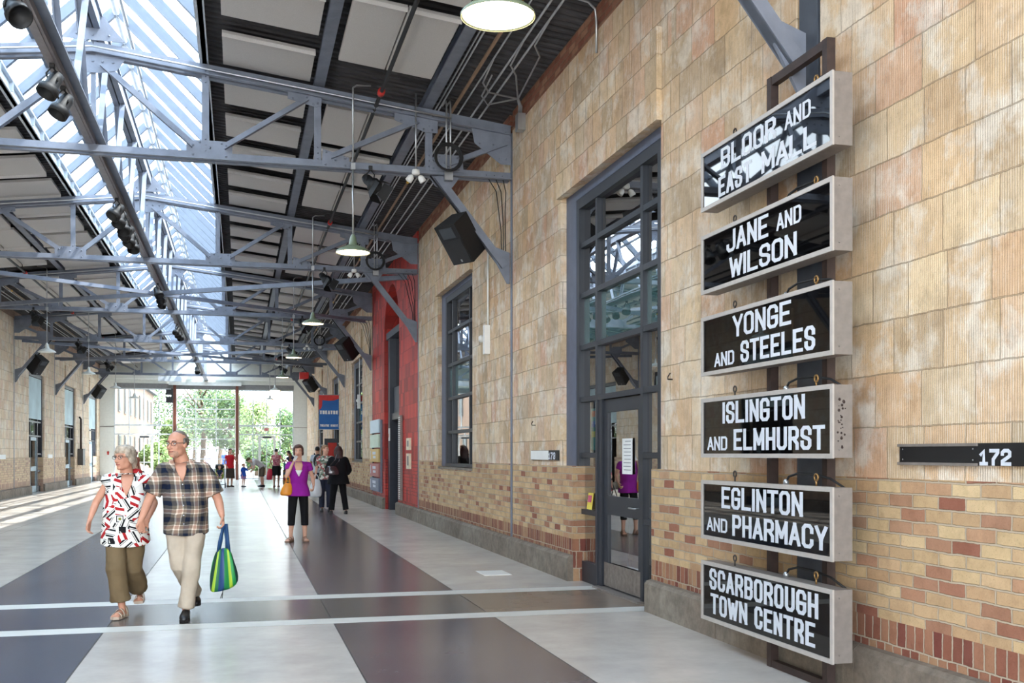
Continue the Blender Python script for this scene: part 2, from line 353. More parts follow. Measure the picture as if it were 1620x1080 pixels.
sl = MB().box((XL-0.6, YB, -0.25), (XR+0.9, YE+0.3, -0.02)); struct(sl.build('trim_1', FC[4]))

# ------------------------------------------------------------------ side walls
TW = 0.45                               # wall thickness
def wall_x(name, xf, sgn, openings, y0, y1, m, gaps, ztop=6.5):
    """openings: (y0,y1,z0,z1,bz) ; bz = brick inset below 1.37"""
    mb = MB(); xs = (xf, xf+sgn*TW)
    def B(a, b, c, d):
        if b-a > 1e-4 and d-c > 1e-4: mb.box((xs[0], a, c), (xs[1], b, d))
    ev = sorted(openings); cuts = sorted(gaps); y = y0
    items = [('o', o) for o in ev] + [('g', g) for g in cuts]; items.sort(key=lambda t: t[1][0])
    for k, o in items:
        if o[1] <= y0 or o[0] >= y1: continue
        B(y, o[0], 0, ztop)
        if k == 'o':
            B(o[0], o[1], 0, o[2]); B(o[0], o[1], o[3], ztop)
            if o[2] < 0.1 and o[4] > 0: B(o[0], o[0]+0.24, 0, 1.37); B(o[1]-o[4], o[1], 0, 1.37)
            mb.box((xs[0]-sgn*0.055, o[0]-0.02, o[3]-0.02), (xs[0]+sgn*0.01, o[1]+0.02, o[3]+0.86))
        else: mb.box((xs[0]+sgn*0.2, o[0], 0), (xs[1], o[1], ztop))
        y = o[1]
    B(y, y1, 0, ztop)
    return struct(mb.build(name, m))
W = 1.6
ctr = [YT[i]+4.25 for i in range(7)]; ctr[6] = 60.2
opsR = [(ctr[0]-W, ctr[0]+W, 0, 4.68, 0.5)] + [(ctr[1]-W, ctr[1]+W, 1.26, 4.68, 0)] + [(ctr[i]-W, ctr[i]+W, 1.26, 4.68, 0) for i in (3, 4, 5)]
gaps = [(YT[0]-0.16, YT[0]+0.16)] + [(y-0.08, y+0.08) for y in YT[1:]]
R0, R1 = YT[2]+0.10, YT[3]-0.02
gR = [g for g in gaps if g[0] < R0-0.2]; 
wall_x('wall_right', XR, 1, [o for o in opsR if o[1] < R0], YB, YT[2]+0.08, M_WALL, gaps)
wall_x('wall_right', XR, 1, [o for o in opsR if o[0] > R1], R1, YE+0.3, M_WALL, [g for g in gaps if g[0] > R1-0.01]).name = 'wall_right_far'
# red bay with an arched recess
ra, rb_ = ctr[2]-1.4, ctr[2]+1.4
mb = MB(); mb.box((XR, R0-0.02, 0), (XR+TW, ra, 6.5)); mb.box((XR, rb_, 0), (XR+TW, R1, 6.5))
arc = [(ra, 6.5), (ra, 4.55)] + [(ctr[2]-1.4*math.cos(t*PI/16), 4.55+1.4*math.sin(t*PI/16)) for t in range(1, 16)] + [(rb_, 4.55), (rb_, 6.5)]
for i in range(1, len(arc)-2):
    (ya, za), (yb2, zb2) = arc[i], arc[i+1]
    mb.prism([(ya, za), (yb2, zb2), (yb2, 6.5), (ya, 6.5)], 'x', XR, XR+TW)
mb.box((XR, ra, 0), (XR+TW, ra+0.2, 1.37)); mb.box((XR, rb_-0.2, 0), (XR+TW, rb_, 1.37))
struct(mb.build('wall_right_red', M_RED))
opsL = [(ctr[i]-W, ctr[i]+W, 0, 4.62, 0.24) for i in range(7)]
wall_x('wall_left', XL, -1, opsL, YB, YE+0.3, M_WALLL, gaps)
# plinths
def plinth(name, xf, sgn, ops, ya, yb_, p=0.07):
    mb = MB(); y = ya
    for (a, b) in sorted(ops)+[(yb_, yb_)]:
        if a > y:
            ys = [y]; q = y
            while q+2.3 < a: q += random.uniform(1.6, 2.4); ys.append(min(q, a))
            if ys[-1] < a: ys.append(a)
            for i in range(len(ys)-1):
                e = random.uniform(0, 0.008); mb.prism([(xf+sgn*0.01, 0), (xf-sgn*(p+e), 0), (xf-sgn*(p+e), 0.27), (xf-sgn*(p+e-0.03), 0.30), (xf+sgn*0.01, 0.31)], 'y', ys[i]+0.003, ys[i+1]-0.003)
        y = b
    return struct(mb.build(name, M_PLINTH))
plinth('baseboard_right', XR, 1, [(ctr[0]-W+0.24, ctr[0]+W-0.5), (ra+0.2, rb_-0.2)], YB, YE)
plinth('baseboard_left', XL, -1, [(c-W+0.24, c+W-0.24) for c in ctr], YB, YE)
# return ends of the plinth and sills
mb = MB()
for o in opsR[1:]: mb.box((XR-0.01, o[0], 1.22), (XR+0.2, o[1], 1.262))
struct(mb.build('trim_2', M_PLINTH))

# ------------------------------------------------------------------ roof deck (corrugated)
def decks():
    mb = MB(); P = 0.16; prof = []
    y = YB
    while y < YE+0.2:
        prof += [(y, 0), (y+0.07, 0), (y+0.09, 0.045), (y+0.14, 0.045)]; y += P
    for sg in (1, -1):
        for d0, d1 in ((1.40, 6.2),):
            vs = []
            for (yy, h) in prof: vs += [(CX+sg*d0, yy, deck(d0)+h), (CX+sg*d1, yy, deck(d1)+h)]
            vs2 = [(x, yy, zz+0.12-0) for (x, yy, zz) in vs]
            n = len(prof); mb.add(vs, [(2*i, 2*i+1, 2*i+3, 2*i+2) for i in range(n-1)])
            mb.add([(CX+sg*d0, YB, deck(d0)+0.12), (CX+sg*d1, YB, deck(d1)+0.12), (CX+sg*d1, YE+0.2, deck(d1)+0.12), (CX+sg*d0, YE+0.2, deck(d0)+0.12)], [(0, 1, 2, 3)])
    return struct(mb.build('ceiling', M_DECK, fix=False))
decks()
# ------------------------------------------------------------------ purlins, skylight
for i, (d, side) in enumerate(((2.95, 1), (4.48, 1), (2.95, -1), (4.48, -1))):
    x = CX+side*d; zt = deck(d)-0.005; t = MB()
    t.box((x-0.055, YB, zt-0.012), (x+0.055, YE, zt)); t.box((x-0.006, YB, zt-0.16), (x+0.006, YE, zt-0.01)); t.box((x-0.075, YB, zt-0.176), (x+0.075, YE, zt-0.16))
    o = t.build('roof_purlin', M_STEEL)
    tag(o, 'long grey steel purlin under the %s roof slope, %s the skylight' % ('right' if side > 0 else 'left', 'nearer' if d < 3 else 'farther from'), 'roof beam', 'steel purlins')
sk = thing('skylight', 'long pitched glass skylight along the ridge of the hall roof', 'skylight', (CX, YB, 7.0))
HX, ZA, ZC = 1.42, 8.5, 7.08
for side in (1, -1):
    t = MB(); x = CX+side*HX; t.box((x-0.03, YB, deck(HX)-0.2), (x+0.03, YE, ZC+0.02)); t.box((x-0.07, YB, deck(HX)-0.2), (x+0.05, YE, deck(HX)-0.18))
    if side < 0:
        t.box((x+0.03, YB, ZC-0.12), (x+0.09, YE, ZC-0.09)); q = YB+0.5
        while q < YE: t.box((x+0.03, q, deck(HX)-0.18), (x+0.085, q+0.03, ZC-0.1)); q += 0.83
    t.build('curb', M_PALEST, sk)
    g = MB(); g.add([(x, YB, ZC+0.03), (x, YE, ZC+0.03), (CX, YE, ZA+0.03), (CX, YB, ZA+0.03)], [(0, 1, 2, 3)]); g.build('glazing', G_SKY, sk, fix=False)
    q = 4.6
    for _ in range(49):
        b = MB(); b.bar((x, q, ZC), (CX, q, ZA), 0.085, 0.14); b.build('glazing_bar', M_BAR, sk); q += 1.18
    if side < 0:
        b = MB(); f = 0.3; xx = CX+side*HX*(1-f); zz = ZC+(ZA-ZC)*f; b.bar((xx, YB, zz), (xx, YE, zz), 0.06, 0.05); b.build('glazing_rail', M_BAR, sk)
t = MB(); t.tube([(CX, YB, ZA-0.06), (CX, YE, ZA-0.06)], 0.05, 8); t.build('ridge_beam', M_PALEST, sk)
t = MB(); t.tube([(CX+0.16, YB, ZA-0.24), (CX+0.16, YE, ZA-0.24)], 0.03, 6)
q = YB+0.6
while q < YE: t.tube([(CX+0.16, q, ZA-0.24), (CX+0.05, q, ZA-0.1)], 0.012, 5); q += 2.1
t.build('conduit', M_PIPE, sk)

# ------------------------------------------------------------------ ridge girder between the trusses with light track
rg = thing('ridge_girder', 'pale blue-grey steel lattice girder running under the skylight ridge', 'girder', (CX, YB, 5.6))
t = MB(); t.box((CX-0.09, 1.0, 7.14), (CX-0.01, YE, 7.3)); t.box((CX+0.01, 1.0, 7.14), (CX+0.09, YE, 7.3)); t.box((CX-0.12, 1.0, 7.3), (CX+0.12, YE, 7.32)); t.build('upper_beam', M_STEEL, rg)
t = MB(); t.box((CX-0.085, 1.0, 5.70), (CX-0.005, YE, 5.80)); t.box((CX+0.005, 1.0, 5.70), (CX+0.085, YE, 5.80)); t.box((CX+0.085, 1.0, 5.70), (CX+0.13, YE, 5.72)); t.build('lower_beam', M_STEEL, rg)
for i in range(-1, 7):
    y0 = (YT[i] if i >= 0 else YT[0]-8.3); y1 = y0+8.3
    if y1 > YE: y1 = YE
    n = 4; dy = (y1-y0)/n
    for k in range(n):
        a, b = y0+k*dy, y0+(k+1)*dy
        if b < 1.2: continue
        m_ = (a+b)/2
        for (p, q) in (((CX+0.05, a+0.15, 5.79), (CX+0.05, m_-0.06, 7.14)), ((CX-0.05, m_+0.06, 7.14), (CX-0.05, b-0.15, 5.74))):
            t = MB(); t.angle(p, q, 0.075, 0.012, (1, 0, 0)); t.build('lattice_brace', M_STEEL, rg)
lt = MB(); lt.box((CX-0.09, 1.0, 5.62), (CX+0.03, YE-6, 5.70)); lt.box((CX-0.06, 1.0, 5.61), (CX+0.0, YE-6, 5.625))
o = lt.build('light_track', mat('track_grey', (128, 122, 124), 0.5)); tag(o, 'long square metal lighting track slung beside the ridge girder', 'lighting track')
t = MB(); t.tube([(CX+0.105, 1.0, 5.745), (CX+0.105, YE-6, 5.745)], 0.018, 8); tag(t.build('power_cable', M_BLACK), 'black cable run along the lighting track', 'cable')

# ------------------------------------------------------------------ roof trusses
def rivets(mb, pts, y, r=0.017):
    for (x, z) in pts:
        mb.lathe([(r, 0), (r*0.8, 0.008), (r*0.35, 0.013), (0.0, 0.014)], (x, y, z), 8, Matrix.Rotation(PI/2, 3, 'X'))
def truss(y):
    T = thing('roof_truss', 'x', 'roof truss', (CX, y, 5.5), 'riveted steel roof trusses')
    P = lambda d, z: (CX+d, y, z)
    tc = MB()
    for s in (1, -1):
        for o in (-0.045, 0.045):
            tc.bar((CX, y+o, chord(0)-0.075), (CX+s*5.7, y+o, chord(5.7)-0.075), 0.012, 0.15)
        for o in (-0.085, 0.085): tc.bar((CX, y+o, chord(0)-0.15), (CX+s*5.7, y+o, chord(5.7)-0.15), 0.08, 0.012)
    tc.build('top_chord', M_STEEL, T)
    bc = MB()
    for o in (-0.045, 0.045): bc.box((CX-5.7, y+o-0.006, 5.5), (CX+5.7, y+o+0.006, 5.61))
    for o in (-0.085, 0.085): bc.box((CX-5.7, y+o-0.04, 5.5), (CX+5.7, y+o+0.04, 5.512))
    bc.build('bottom_chord', M_STEEL, T)
    nodes_b = [1.5, 3.02, 4.5]
    def post(d, z0, z1):
        t = MB(); t.box((CX+d-0.045, y-0.05, z0), (CX+d-0.035, y+0.05, z1)); t.box((CX+d-0.05, y-0.062, z0), (CX+d+0.045, y-0.052, z1))
        rivets(t, [(CX+d, z0+0.06+k*0.08) for k in range(3)] + [(CX+d, z1-0.06-k*0.08) for k in range(3)], y-0.063, 0.013)
        t.build('post', M_STEEL, T)
    for s in (1, -1):
        post(s*1.43, 5.56, chord(1.43)-0.03); post(s*2.93, 5.56, chord(2.93)-0.03); post(s*4.5, 5.56, chord(4.5)-0.03)
        for (a, za, b, zb) in ((0.12, chord(0)-0.30, 1.28, 5.68), (1.66, 5.68, 2.78, chord(2.8)-0.2), (3.1, 5.66, 4.33, chord(4.4)-0.2), (4.75, 5.66, 5.62, chord(5.6)-0.28)):
            t = MB(); t.angle((CX+s*a, y-0.058, za), (CX+s*b, y-0.058, zb), 0.085, 0.012, (0, 0, 1)); t.build('diagonal', M_STEEL, T)
        for k, poly in enumerate(((((1.18, 5.52), (1.78, 5.52), (1.78, 5.72), (1.70, 5.76), (1.3, 5.76), (1.18, 5.70))),
                     ((2.52, 6.62), (2.98, 6.57), (2.98, 6.36), (2.9, 6.33), (2.52, 6.42)),
                     ((2.98, 5.52), (3.36, 5.52), (3.36, 5.66), (3.0, 5.76)),
                     ((4.0, 6.44), (4.62, 6.37), (4.62, 6.1), (4.45, 6.1), (4.0, 6.24)),
                     ((4.5, 5.56), (5.0, 5.56), (4.98, 5.8), (4.62, 5.8), (4.5, 5.72)),
                     ((5.1, 6.3), (5.7, 6.25), (5.7, 5.72), (5.55, 5.72), (5.16, 6.0)))):
            t = MB(); t.prism([(CX+s*a, b) for a, b in poly], 'y', y-0.004, y+0.012) if False else t.prism([(CX+s*a, b) for a, b in poly], 'y', y-0.072, y-0.062)
            c0 = (sum(a for a, b in poly)/len(poly), sum(b for a, b in poly)/len(poly))
            pts = []
            for a, b in poly: pts.append((CX+s*(c0[0]+(a-c0[0])*0.72), c0[1]+(b-c0[1])*0.72))
            rivets(t, pts+[(CX+s*c0[0], c0[1])], y-0.073); t.build('gusset_plate', M_STEEL, T)
        # knee brace
        t = MB(); a = (CX+s*4.62, 5.5); b = (CX+s*5.62, 4.25)
        for o in (-0.045, 0.045): t.angle((a[0], y+o, a[1]), (b[0], y+o, b[1]), 0.11, 0.012, (0, 0, 1), 1 if o > 0 else -1)
        t.build('knee_brace', M_STEEL, T)
        t = MB(); t.prism([(CX+s*x, z) for x, z in ((5.70, 4.0), (5.70, 4.45), (5.50, 4.52), (5.40, 4.47), (5.66, 4.0))], 'y', y-0.015, y+0.015)
        t.build('brace_foot', M_STEEL, T); t = MB()
        t.prism([(CX+s*x, z) for x, z in ((4.5, 5.5), (4.95, 5.5), (4.85, 5.36), (4.75, 5.3), (4.6, 5.36))], 'y', y-0.015, y+0.015)
        t.build('brace_head', M_STEEL, T)
    # apex gusset and hanger
    t = MB(); t.prism([(CX-0.42, 6.78), (CX+0.42, 6.78), (CX+0.3, 6.6), (CX+0.08, 6.55), (CX-0.08, 6.55), (CX-0.3, 6.6)], 'y', y-0.072, y-0.062)
    t.prism([(CX-0.4, 6.98), (CX+0.4, 6.98), (CX+0.14, 7.3), (CX-0.14, 7.3)], 'y', y-0.072, y-0.062)
    rivets(t, [(CX+a, b) for a in (-0.25, -0.12, 0, 0.12, 0.25) for b in (6.7,)] + [(CX+a, 7.05) for a in (-0.2, 0, 0.2)], y-0.073); t.build('gusset_plate', M_STEEL, T)
    t = MB(); t.box((CX-0.03, y-0.05, 5.6), (CX+0.03, y+0.05, 6.9)); t.build('hanger', M_STEEL, T)
    t = MB(); t.tube([(CX+0.6*k, y-0.145, chord(abs(0.6*k))-0.10) for k in range(-8, 9)], 0.014, 6)
    t.build('conduit', M_PIPE, T)
    return T
T0 = truss(YT[0]); T0['label'] = 'riveted grey steel roof truss nearest the camera, its knee brace landing above the signs'
for i in range(1, 7):
    lab = ['second riveted steel roof truss from the camera, its wide span crossing the whole picture', 'third riveted steel roof truss, ending at the near edge of the red wall bay', 'fourth riveted steel roof truss, at the far edge of the red wall bay',
           'fifth riveted steel roof truss counted from the camera', 'sixth riveted steel roof truss counted from the camera', 'seventh and farthest riveted roof truss, just before the glazed end wall'][i-1]
    dup(T0, (CX, YT[i], 5.5), lab)
# columns in the wall grooves
for i, y in enumerate(YT):
    for s in (1, -1):
        xw = XR if s > 0 else XL; t = MB(); w = 0.12 if i == 0 else 0.05
        t.box((xw+s*0.0, y-w, 0.0), (xw+s*0.025, y+w, 6.2)); t.box((xw+s*0.02, y-0.012, 0), (xw+s*0.2, y+0.012, 6.2))
        if i == 0: t.box((xw+s*0.17, y-w, 0.0), (xw+s*0.19, y+w, 6.2))
        o = t.build('wall_column', M_STEEL if i else M_STEELD)
        tag(o, 'slim grey steel column let into the %s wall, %s from the camera' % ('right' if s > 0 else 'left', ORD[i]), 'column', 'steel wall columns')
# horizontal wind bracing between far trusses
for i in (2, 4):
    for s in (1, -1):
        t = MB(); t.angle((CX+s*5.5, YT[i]+0.15, 5.47), (CX-s*5.5, YT[i+1]-0.15, 5.47+0.03*s), 0.1, 0.012)
        tag(t.build('wind_brace', M_STEEL), 'long flat steel angle crossing diagonally below the trusses, %s of the %s crossing pair' % ('rising rightwards' if s < 0 else 'rising leftwards', 'nearer' if i == 2 else 'farther'), 'brace', 'diagonal wind braces')

# ------------------------------------------------------------------ acoustic panels
def panel(dx, ly, nm):
    t = MB(); n = 9; th = 0.05; top = []; bot = []
    prof = [(-ly/2, -0.06), (-ly/2+0.03, -0.012), (-ly/2+0.1, 0.0), (0, 0.004), (ly/2-0.1, 0.0), (ly/2-0.03, 0.0), (ly/2, 0.0)]
    vs = []
    for (yy, h) in prof:
        for x in (-dx/2, dx/2): vs.append((x, yy, -x*0.1175+h)); 
    for (yy, h) in prof:
        for x in (-dx/2, dx/2): vs.append((x, yy, -x*0.1175+h+th))
    k = len(prof); fs = []
    for i in range(k-1):
        fs.append((2*i, 2*i+2, 2*i+3, 2*i+1)); a = 2*k; fs.append((a+2*i, a+2*i+1, a+2*i+3, a+2*i+2))
        fs.append((2*i, a+2*i, a+2*i+2, 2*i+2)); fs.append((2*i+1, 2*i+3, a+2*i+3, a+2*i+1))
    fs.append((0, 1, 2*k+1, 2*k)); fs.append((2*k-2, 4*k-2, 4*k-1, 2*k-1))
    return t.add(vs, fs).build(nm, M_FELT)
p1 = panel(1.16, 1.14, 'acoustic_panel'); p2 = panel(0.6, 2.0, 'acoustic_panel')
used = set()
def put(proto, x, y, z, s, label, group):
    if proto in used: o = proto.copy(); COL.objects.link(o)
    else: o = proto; used.add(proto)
    o.location = (x, y, z); o.rotation_euler = (0, 0, 0 if s > 0 else PI)
    tag(o, label, 'acoustic panel', group)
for s in (1, -1):
    sd = 'right' if s > 0 else 'left'; k = 0
    y = 4.3
    while y < YE-0.8:
        if all(abs(y-t_) > 0.3 for t_ in ()) :
            put(p1, CX+s*(1.66+0.58), y, deck(2.24)-0.16, s, 'felt panel beside the %s edge of the skylight, %s from the camera' % (sd, ordn(k)), 'acoustic panels beside the skylight'); k += 1
        y += 1.66
    k = 0
    for i in range(-1, 7):
        base = (YT[i] if i >= 0 else YT[0]-8.3)
        for j in range(3):
            yy = base+1.55+2.3*j+0.05
            if yy < 5 or yy > YE-1: continue
            for q, d in enumerate((3.42, 4.04)):
                put(p2, CX+s*d, yy, deck(d)-0.17, s, 'grey felt panel of the %s slope, %s purlin row, %s from the camera' % (sd, 'inner' if q == 0 else 'outer', ordn(k)), 'acoustic panels between the purlins')
            k += 1
# sprinkler pipes between the panels
for s in (1, -1):
    x = CX+s*3.73; sd = 'right' if s > 0 else 'left'
    sp = thing('sprinkler_pipe', 'black sprinkler pipe with red couplings under the %s roof slope' % sd, 'pipe', (x, YB, 6.3), 'sprinkler pipes')
    t = MB(); t.tube([(x, YB, deck(3.73)-0.33), (x, YE, deck(3.73)-0.33)], 0.028, 8); t.build('pipe', M_BLACK, sp)
    for y in YT:
        t = MB(); t.tube([(x, y-0.75, deck(3.73)-0.33), (x, y-0.63, deck(3.73)-0.33)], 0.05, 10); t.build('coupling', mat('red_paint', (190, 40, 34), 0.5), sp)
# conduits along the deck near the wall
zz = lambda d: deck(d)-0.05
for s in (1, -1):
    sd = 'right' if s > 0 else 'left'
    for k, (d, r, m_, nm, lb) in enumerate(((4.66, 0.012, M_PIPE, 'conduit', 'thin steel conduit nearest the outer purlin'), (4.71, 0.012, M_PIPE, 'conduit', 'thin steel conduit second from the outer purlin'),
         (4.86, 0.024, M_BRASS, 'gas_pipe', 'brown pipe with yellow joints'), (5.0, 0.012, M_PIPE, 'conduit', 'thin steel conduit just outside the brown pipe'),
         (5.2, 0.014, M_PIPE, 'conduit', 'steel conduit midway between purlin and wall'), (5.32, 0.014, M_PIPE, 'conduit', 'steel conduit nearest the wall'))):
        x = CX+s*d; z = zz(d)-(0.06 if nm == 'gas_pipe' else 0)
        o = thing(nm, lb+' under the %s roof edge' % sd, 'pipe', (x, YB, z), 'pipes under the roof edges')
        t = MB(); t.tube([(x, YB, z), (x, YE, z)], r, 8); t.build('pipe', m_, o)
        if nm == 'gas_pipe':
            for q in range(5):
                t = MB(); yj = 11.1+7.9*q; t.tube([(x, yj, z), (x, yj+0.16, z)], r*1.15, 10); t.build('joint', mat('yellow_paint', (226, 180, 40), 0.5), o)
        else:
            t = MB()
            for y in YT: t.box((x-0.03, y+3.9, z-0.005), (x+0.03, y+3.95, z+0.05))
            t.build('clip', M_PIPE, o)

# ------------------------------------------------------------------ windows and doors
def glazed(name, xf, sgn, yc, w, z0, z1, vb, hb, parent_struct=True, depth=0.07, teal=None, panes_m=G_DARK, door=None, opn=None):
    """dark steel grid; xf is the front plane of the bars"""
    F = thing(name, None, None, (xf, yc, z0)); F['kind'] = 'structure'
    t = MB(); xs = (xf, xf+sgn*depth)
    ya, yb2 = yc-w/2, yc+w/2
    t.box((xf-sgn*0.02, ya, z0), (xs[1]+sgn*0.12, ya+0.09, z1)); t.box((xf-sgn*0.02, yb2-0.09, z0), (xs[1]+sgn*0.12, yb2, z1))
    t.box((xf-sgn*0.018, ya+0.089, z1-0.12), (xs[1]+sgn*0.118, yb2-0.089, z1))
    if z0 > 0.5: t.box((xf-sgn*0.03, ya, z0), (xs[1]+sgn*0.12, yb2, z0+0.06))
    for y in vb: t.box((xf, y-0.035, z0), (xs[1], y+0.035, z1-0.1))
    for z in hb: t.box((xf+sgn*0.002, ya+0.05, z-0.03), (xs[1]-sgn*0.002, yb2-0.05, z+0.03))
    if door:
        for (a, b, z) in door.get('rails', ()): t.box((xf+sgn*0.003, a+0.01, z-0.03), (xs[1]-sgn*0.003, b-0.01, z+0.03))
        for (a, b, c, d) in door.get('solid', ()): t.box((xf+sgn*0.01, a, c), (xs[1]-sgn*0.01, b, d))
    t.build('window_frame', M_FRAME, F)
    r = MB(); xw = XR if sgn > 0 else XL; oc = opn if opn is not None else yc
    q_ = 0.075; zl = z0 if z0 > 0.5 else 1.37; r.box((xw+sgn*q_, oc-W+0.003, zl), (xw+sgn*0.3, ya, 4.67)); r.box((xw+sgn*q_, yb2, zl), (xw+sgn*0.3, oc+W-0.003, 4.67)); r.box((xw+sgn*q_, ya, z1), (xw+sgn*0.3, yb2, 4.67))
    r.build('reveal_lining', M_REVEAL, F)
    ysl = [ya+0.05]+list(vb)+[yb2-0.05]; zsl = ([z0] if door is None else [door['top']])+list(hb)+[z1-0.1]
    zsl = [z for z in zsl if z >= (0 if door is None else door['top'])]
    zsl = sorted(set(zsl))
    for j in range(len(zsl)-1):
        g = MB()
        for i in range(len(ysl)-1):
            xg = xs[1]-sgn*0.02; e = random.uniform(-0.004, 0.004)
            g.add([(xg+e, ysl[i], zsl[j]), (xg-e, ysl[i+1], zsl[j]), (xg-e, ysl[i+1], zsl[j+1]), (xg+e, ysl[i], zsl[j+1])], [(0, 1, 2, 3)])
        g.build('pane', G_TEAL if teal is not None and j == teal else panes_m, F, fix=False)
    return F
c0 = ctr[0]
sp_ = (10.0, 11.40)
D = glazed('door_1', 3.95, 1, c0-0.1, 2.62, 0, 4.56, sp_, (4.0, 3.40, 2.78, 2.16), teal=1, opn=c0,
   door=dict(top=2.16, rails=((sp_[1], 12.02, 1.50), (sp_[1], 12.02, 0.83), (9.48, sp_[0], 1.50), (9.48, sp_[0], 0.83)), solid=((sp_[1], 12.02, 0, 0.24), (9.48, sp_[0], 0, 0.24), (11.25, 11.4, 0, 2.13))))
g = MB()
for a, b in ((sp_[1], 12.02), (9.48, sp_[0])): g.add([(4.0, a, 0.2), (4.0, b, 0.2), (4.0, b, 2.16), (4.0, a, 2.16)], [(0, 1, 2, 3)])
g.build('side_pane', G_DARK, D, fix=False)
t = MB(); y0, y1 = sp_[0]+0.05, 11.24; xd = 3.985
for (a, b, c, d) in ((y0, y0+0.13, 0.03, 2.12), (y1-0.13, y1, 0.03, 2.12), (y0+0.13, y1-0.13, 1.98, 2.12), (y0+0.13, y1-0.13, 0.84, 1.05), (y0+0.13, y1-0.13, 0.03, 0.26)): t.box((xd, a, c), (xd+0.045, b, d))
lf = t.build('door_leaf', M_FRAME, D)
g = MB()
for c, d in ((1.05, 1.98), (0.26, 0.84)): g.add([(xd+0.02, y0+0.12, c), (xd+0.02, y1-0.12, c), (xd+0.02, y1-0.12, d), (xd+0.02, y0+0.12, d)], [(0, 1, 2, 3)])
g.build('glass', G_DARK, lf, fix=False)
t = MB(); t.box((xd-0.004, y0+0.02, 0.04), (xd+0.001, y1-0.02, 0.30)); t.build('kick_plate', mat('brushed_steel', (150, 140, 132), 0.4, 0.7, var=0.25, nscale=20), lf)
t = MB(); t.tube([(xd, y0+0.11, 0.95), (xd-0.06, y0+0.11, 0.95), (xd-0.06, y0+0.25, 0.95)], 0.01, 8); t.build('door_handle', M_PIPE, lf)
t = MB(); t.box((3.88, y0-0.1, 0.0), (4.06, y1+0.1, 0.02)); struct(t.build('trim_3', M_ALU))
# poster and leaflets on the door
def paper(name, x, ya, yb2, z0, z1, m_, label, cat, lines=6, group=None):
    o = thing(name, label, cat, (x, (ya+yb2)/2, z0), group)
    t = MB(); t.box((x-0.002, ya, z0), (x, yb2, z1)); t.build('sheet', m_, o)
    t = MB(); h = z1-z0
    for k in range(lines):
        zz_ = z1-h*(k+0.9)/(lines+1); t.box((x-0.0035, ya+(yb2-ya)*0.14, zz_), (x-0.002, yb2-(yb2-ya)*random.uniform(0.14, 0.4), zz_+h*0.018))
    t.build('printed_lines', mat('print_grey', (120, 122, 126), 0.7), o); return o
paper('notice', 3.99, 10.36, 10.66, 1.30, 1.68, M_WHITE, 'white printed notice taped to the glass of the near dark door', 'notice', 9)
b = thing('poster', 'colourful tall poster inside the narrow side pane left of the near door', 'poster', (4.04, 11.7, 1.56))
t = MB(); t.box((4.04, 11.52, 1.56), (4.043, 11.85, 2.05)); t.build('sheet', mat('poster_teal', (60, 160, 150), 0.6), b)
for k, c in enumerate(((230, 120, 60), (70, 120, 200), (235, 220, 90))):
    t = MB(); t.box((4.037, 11.56, 1.95-k*0.12), (4.04, 11.82, 2.02-k*0.12)); t.build('printed_band', mat('poster_ink%d' % k, c, 0.6), b)
b = thing('leaflet', 'small yellow and pink leaflet standing on the ledge left of the near door', 'leaflet', (3.99, 11.7, 0.87))
t = MB(); t.box((3.975, 11.6, 0.865), (3.978, 11.78, 1.06), rot=(0, 0.12, 0)); t.build('sheet', mat('leaflet_yellow', (236, 216, 90), 0.6), b)
t = MB(); t.box((3.969, 11.63, 0.95), (3.972, 11.75, 1.03), rot=(0, 0.12, 0)); t.build('picture', mat('leaflet_pink', (200, 90, 120), 0.6), b)
n_w = 1
for i in (1, 3, 4, 5):
    c = ctr[i]; n_w += 1
    glazed('window_%d' % n_w, 3.95, 1, c-0.1, 2.62, 1.27, 4.58, (c-0.91, c+0.63), (3.88, 3.23, 2.58, 1.93), teal=2, opn=c)
for i in range(7):
    c = ctr[i]; n_w += 1
    if i == 0: continue
    F = glazed('door_%d' % (i+1), XL-0.1, -1, c, 3.1, 0, 4.6, (c-0.72, c+0.72), (2.75, 2.2), panes_m=G_DARK,
        door=dict(top=2.2, rails=((c+0.72, c+1.5, 1.5), (c+0.72, c+1.5, 0.83)), solid=((c+0.72, c+1.5, 0, 0.24), (c-1.5, c-0.72, 0, 0.24))))
    t = MB(); xx = XL-0.13; t.box((xx, c-0.7, 0.02), (xx-0.045, c-0.57, 2.15)); t.box((xx, c+0.57, 0.02), (xx-0.045, c+0.7, 2.15)); t.box((xx, c-0.57, 2.02), (xx-0.045, c+0.57, 2.15)); t.box((xx, c-0.57, 0.02), (xx-0.045, c+0.57, 0.26)); t.box((xx, c-0.57, 0.84), (xx-0.045, c+0.57, 1.02))
    lf = t.build('door_leaf', mat('grey_blue_door', (150, 170, 178), 0.5), F)
    t = MB(); t.tube([(xx, c-0.6, 1.0), (xx+0.06, c-0.6, 1.0), (xx+0.06, c-0.45, 1.0)], 0.012, 8); t.build('door_handle', M_PIPE, lf)
    # translucent banner behind the top light
    t = MB(); t.box((XL-0.085, c-1.42, 2.85), (XL-0.09, c+1.42, 4.45))
    bn = tag(t.build('window_blind', mat('pale_blind_grey', (176, 196, 198), 0.7, var=0.2, nscale=1.2)), 'pale grey printed screen filling the upper part of the %s left-hand doorway' % ordn(i), 'blind', 'screens over the left doorways')
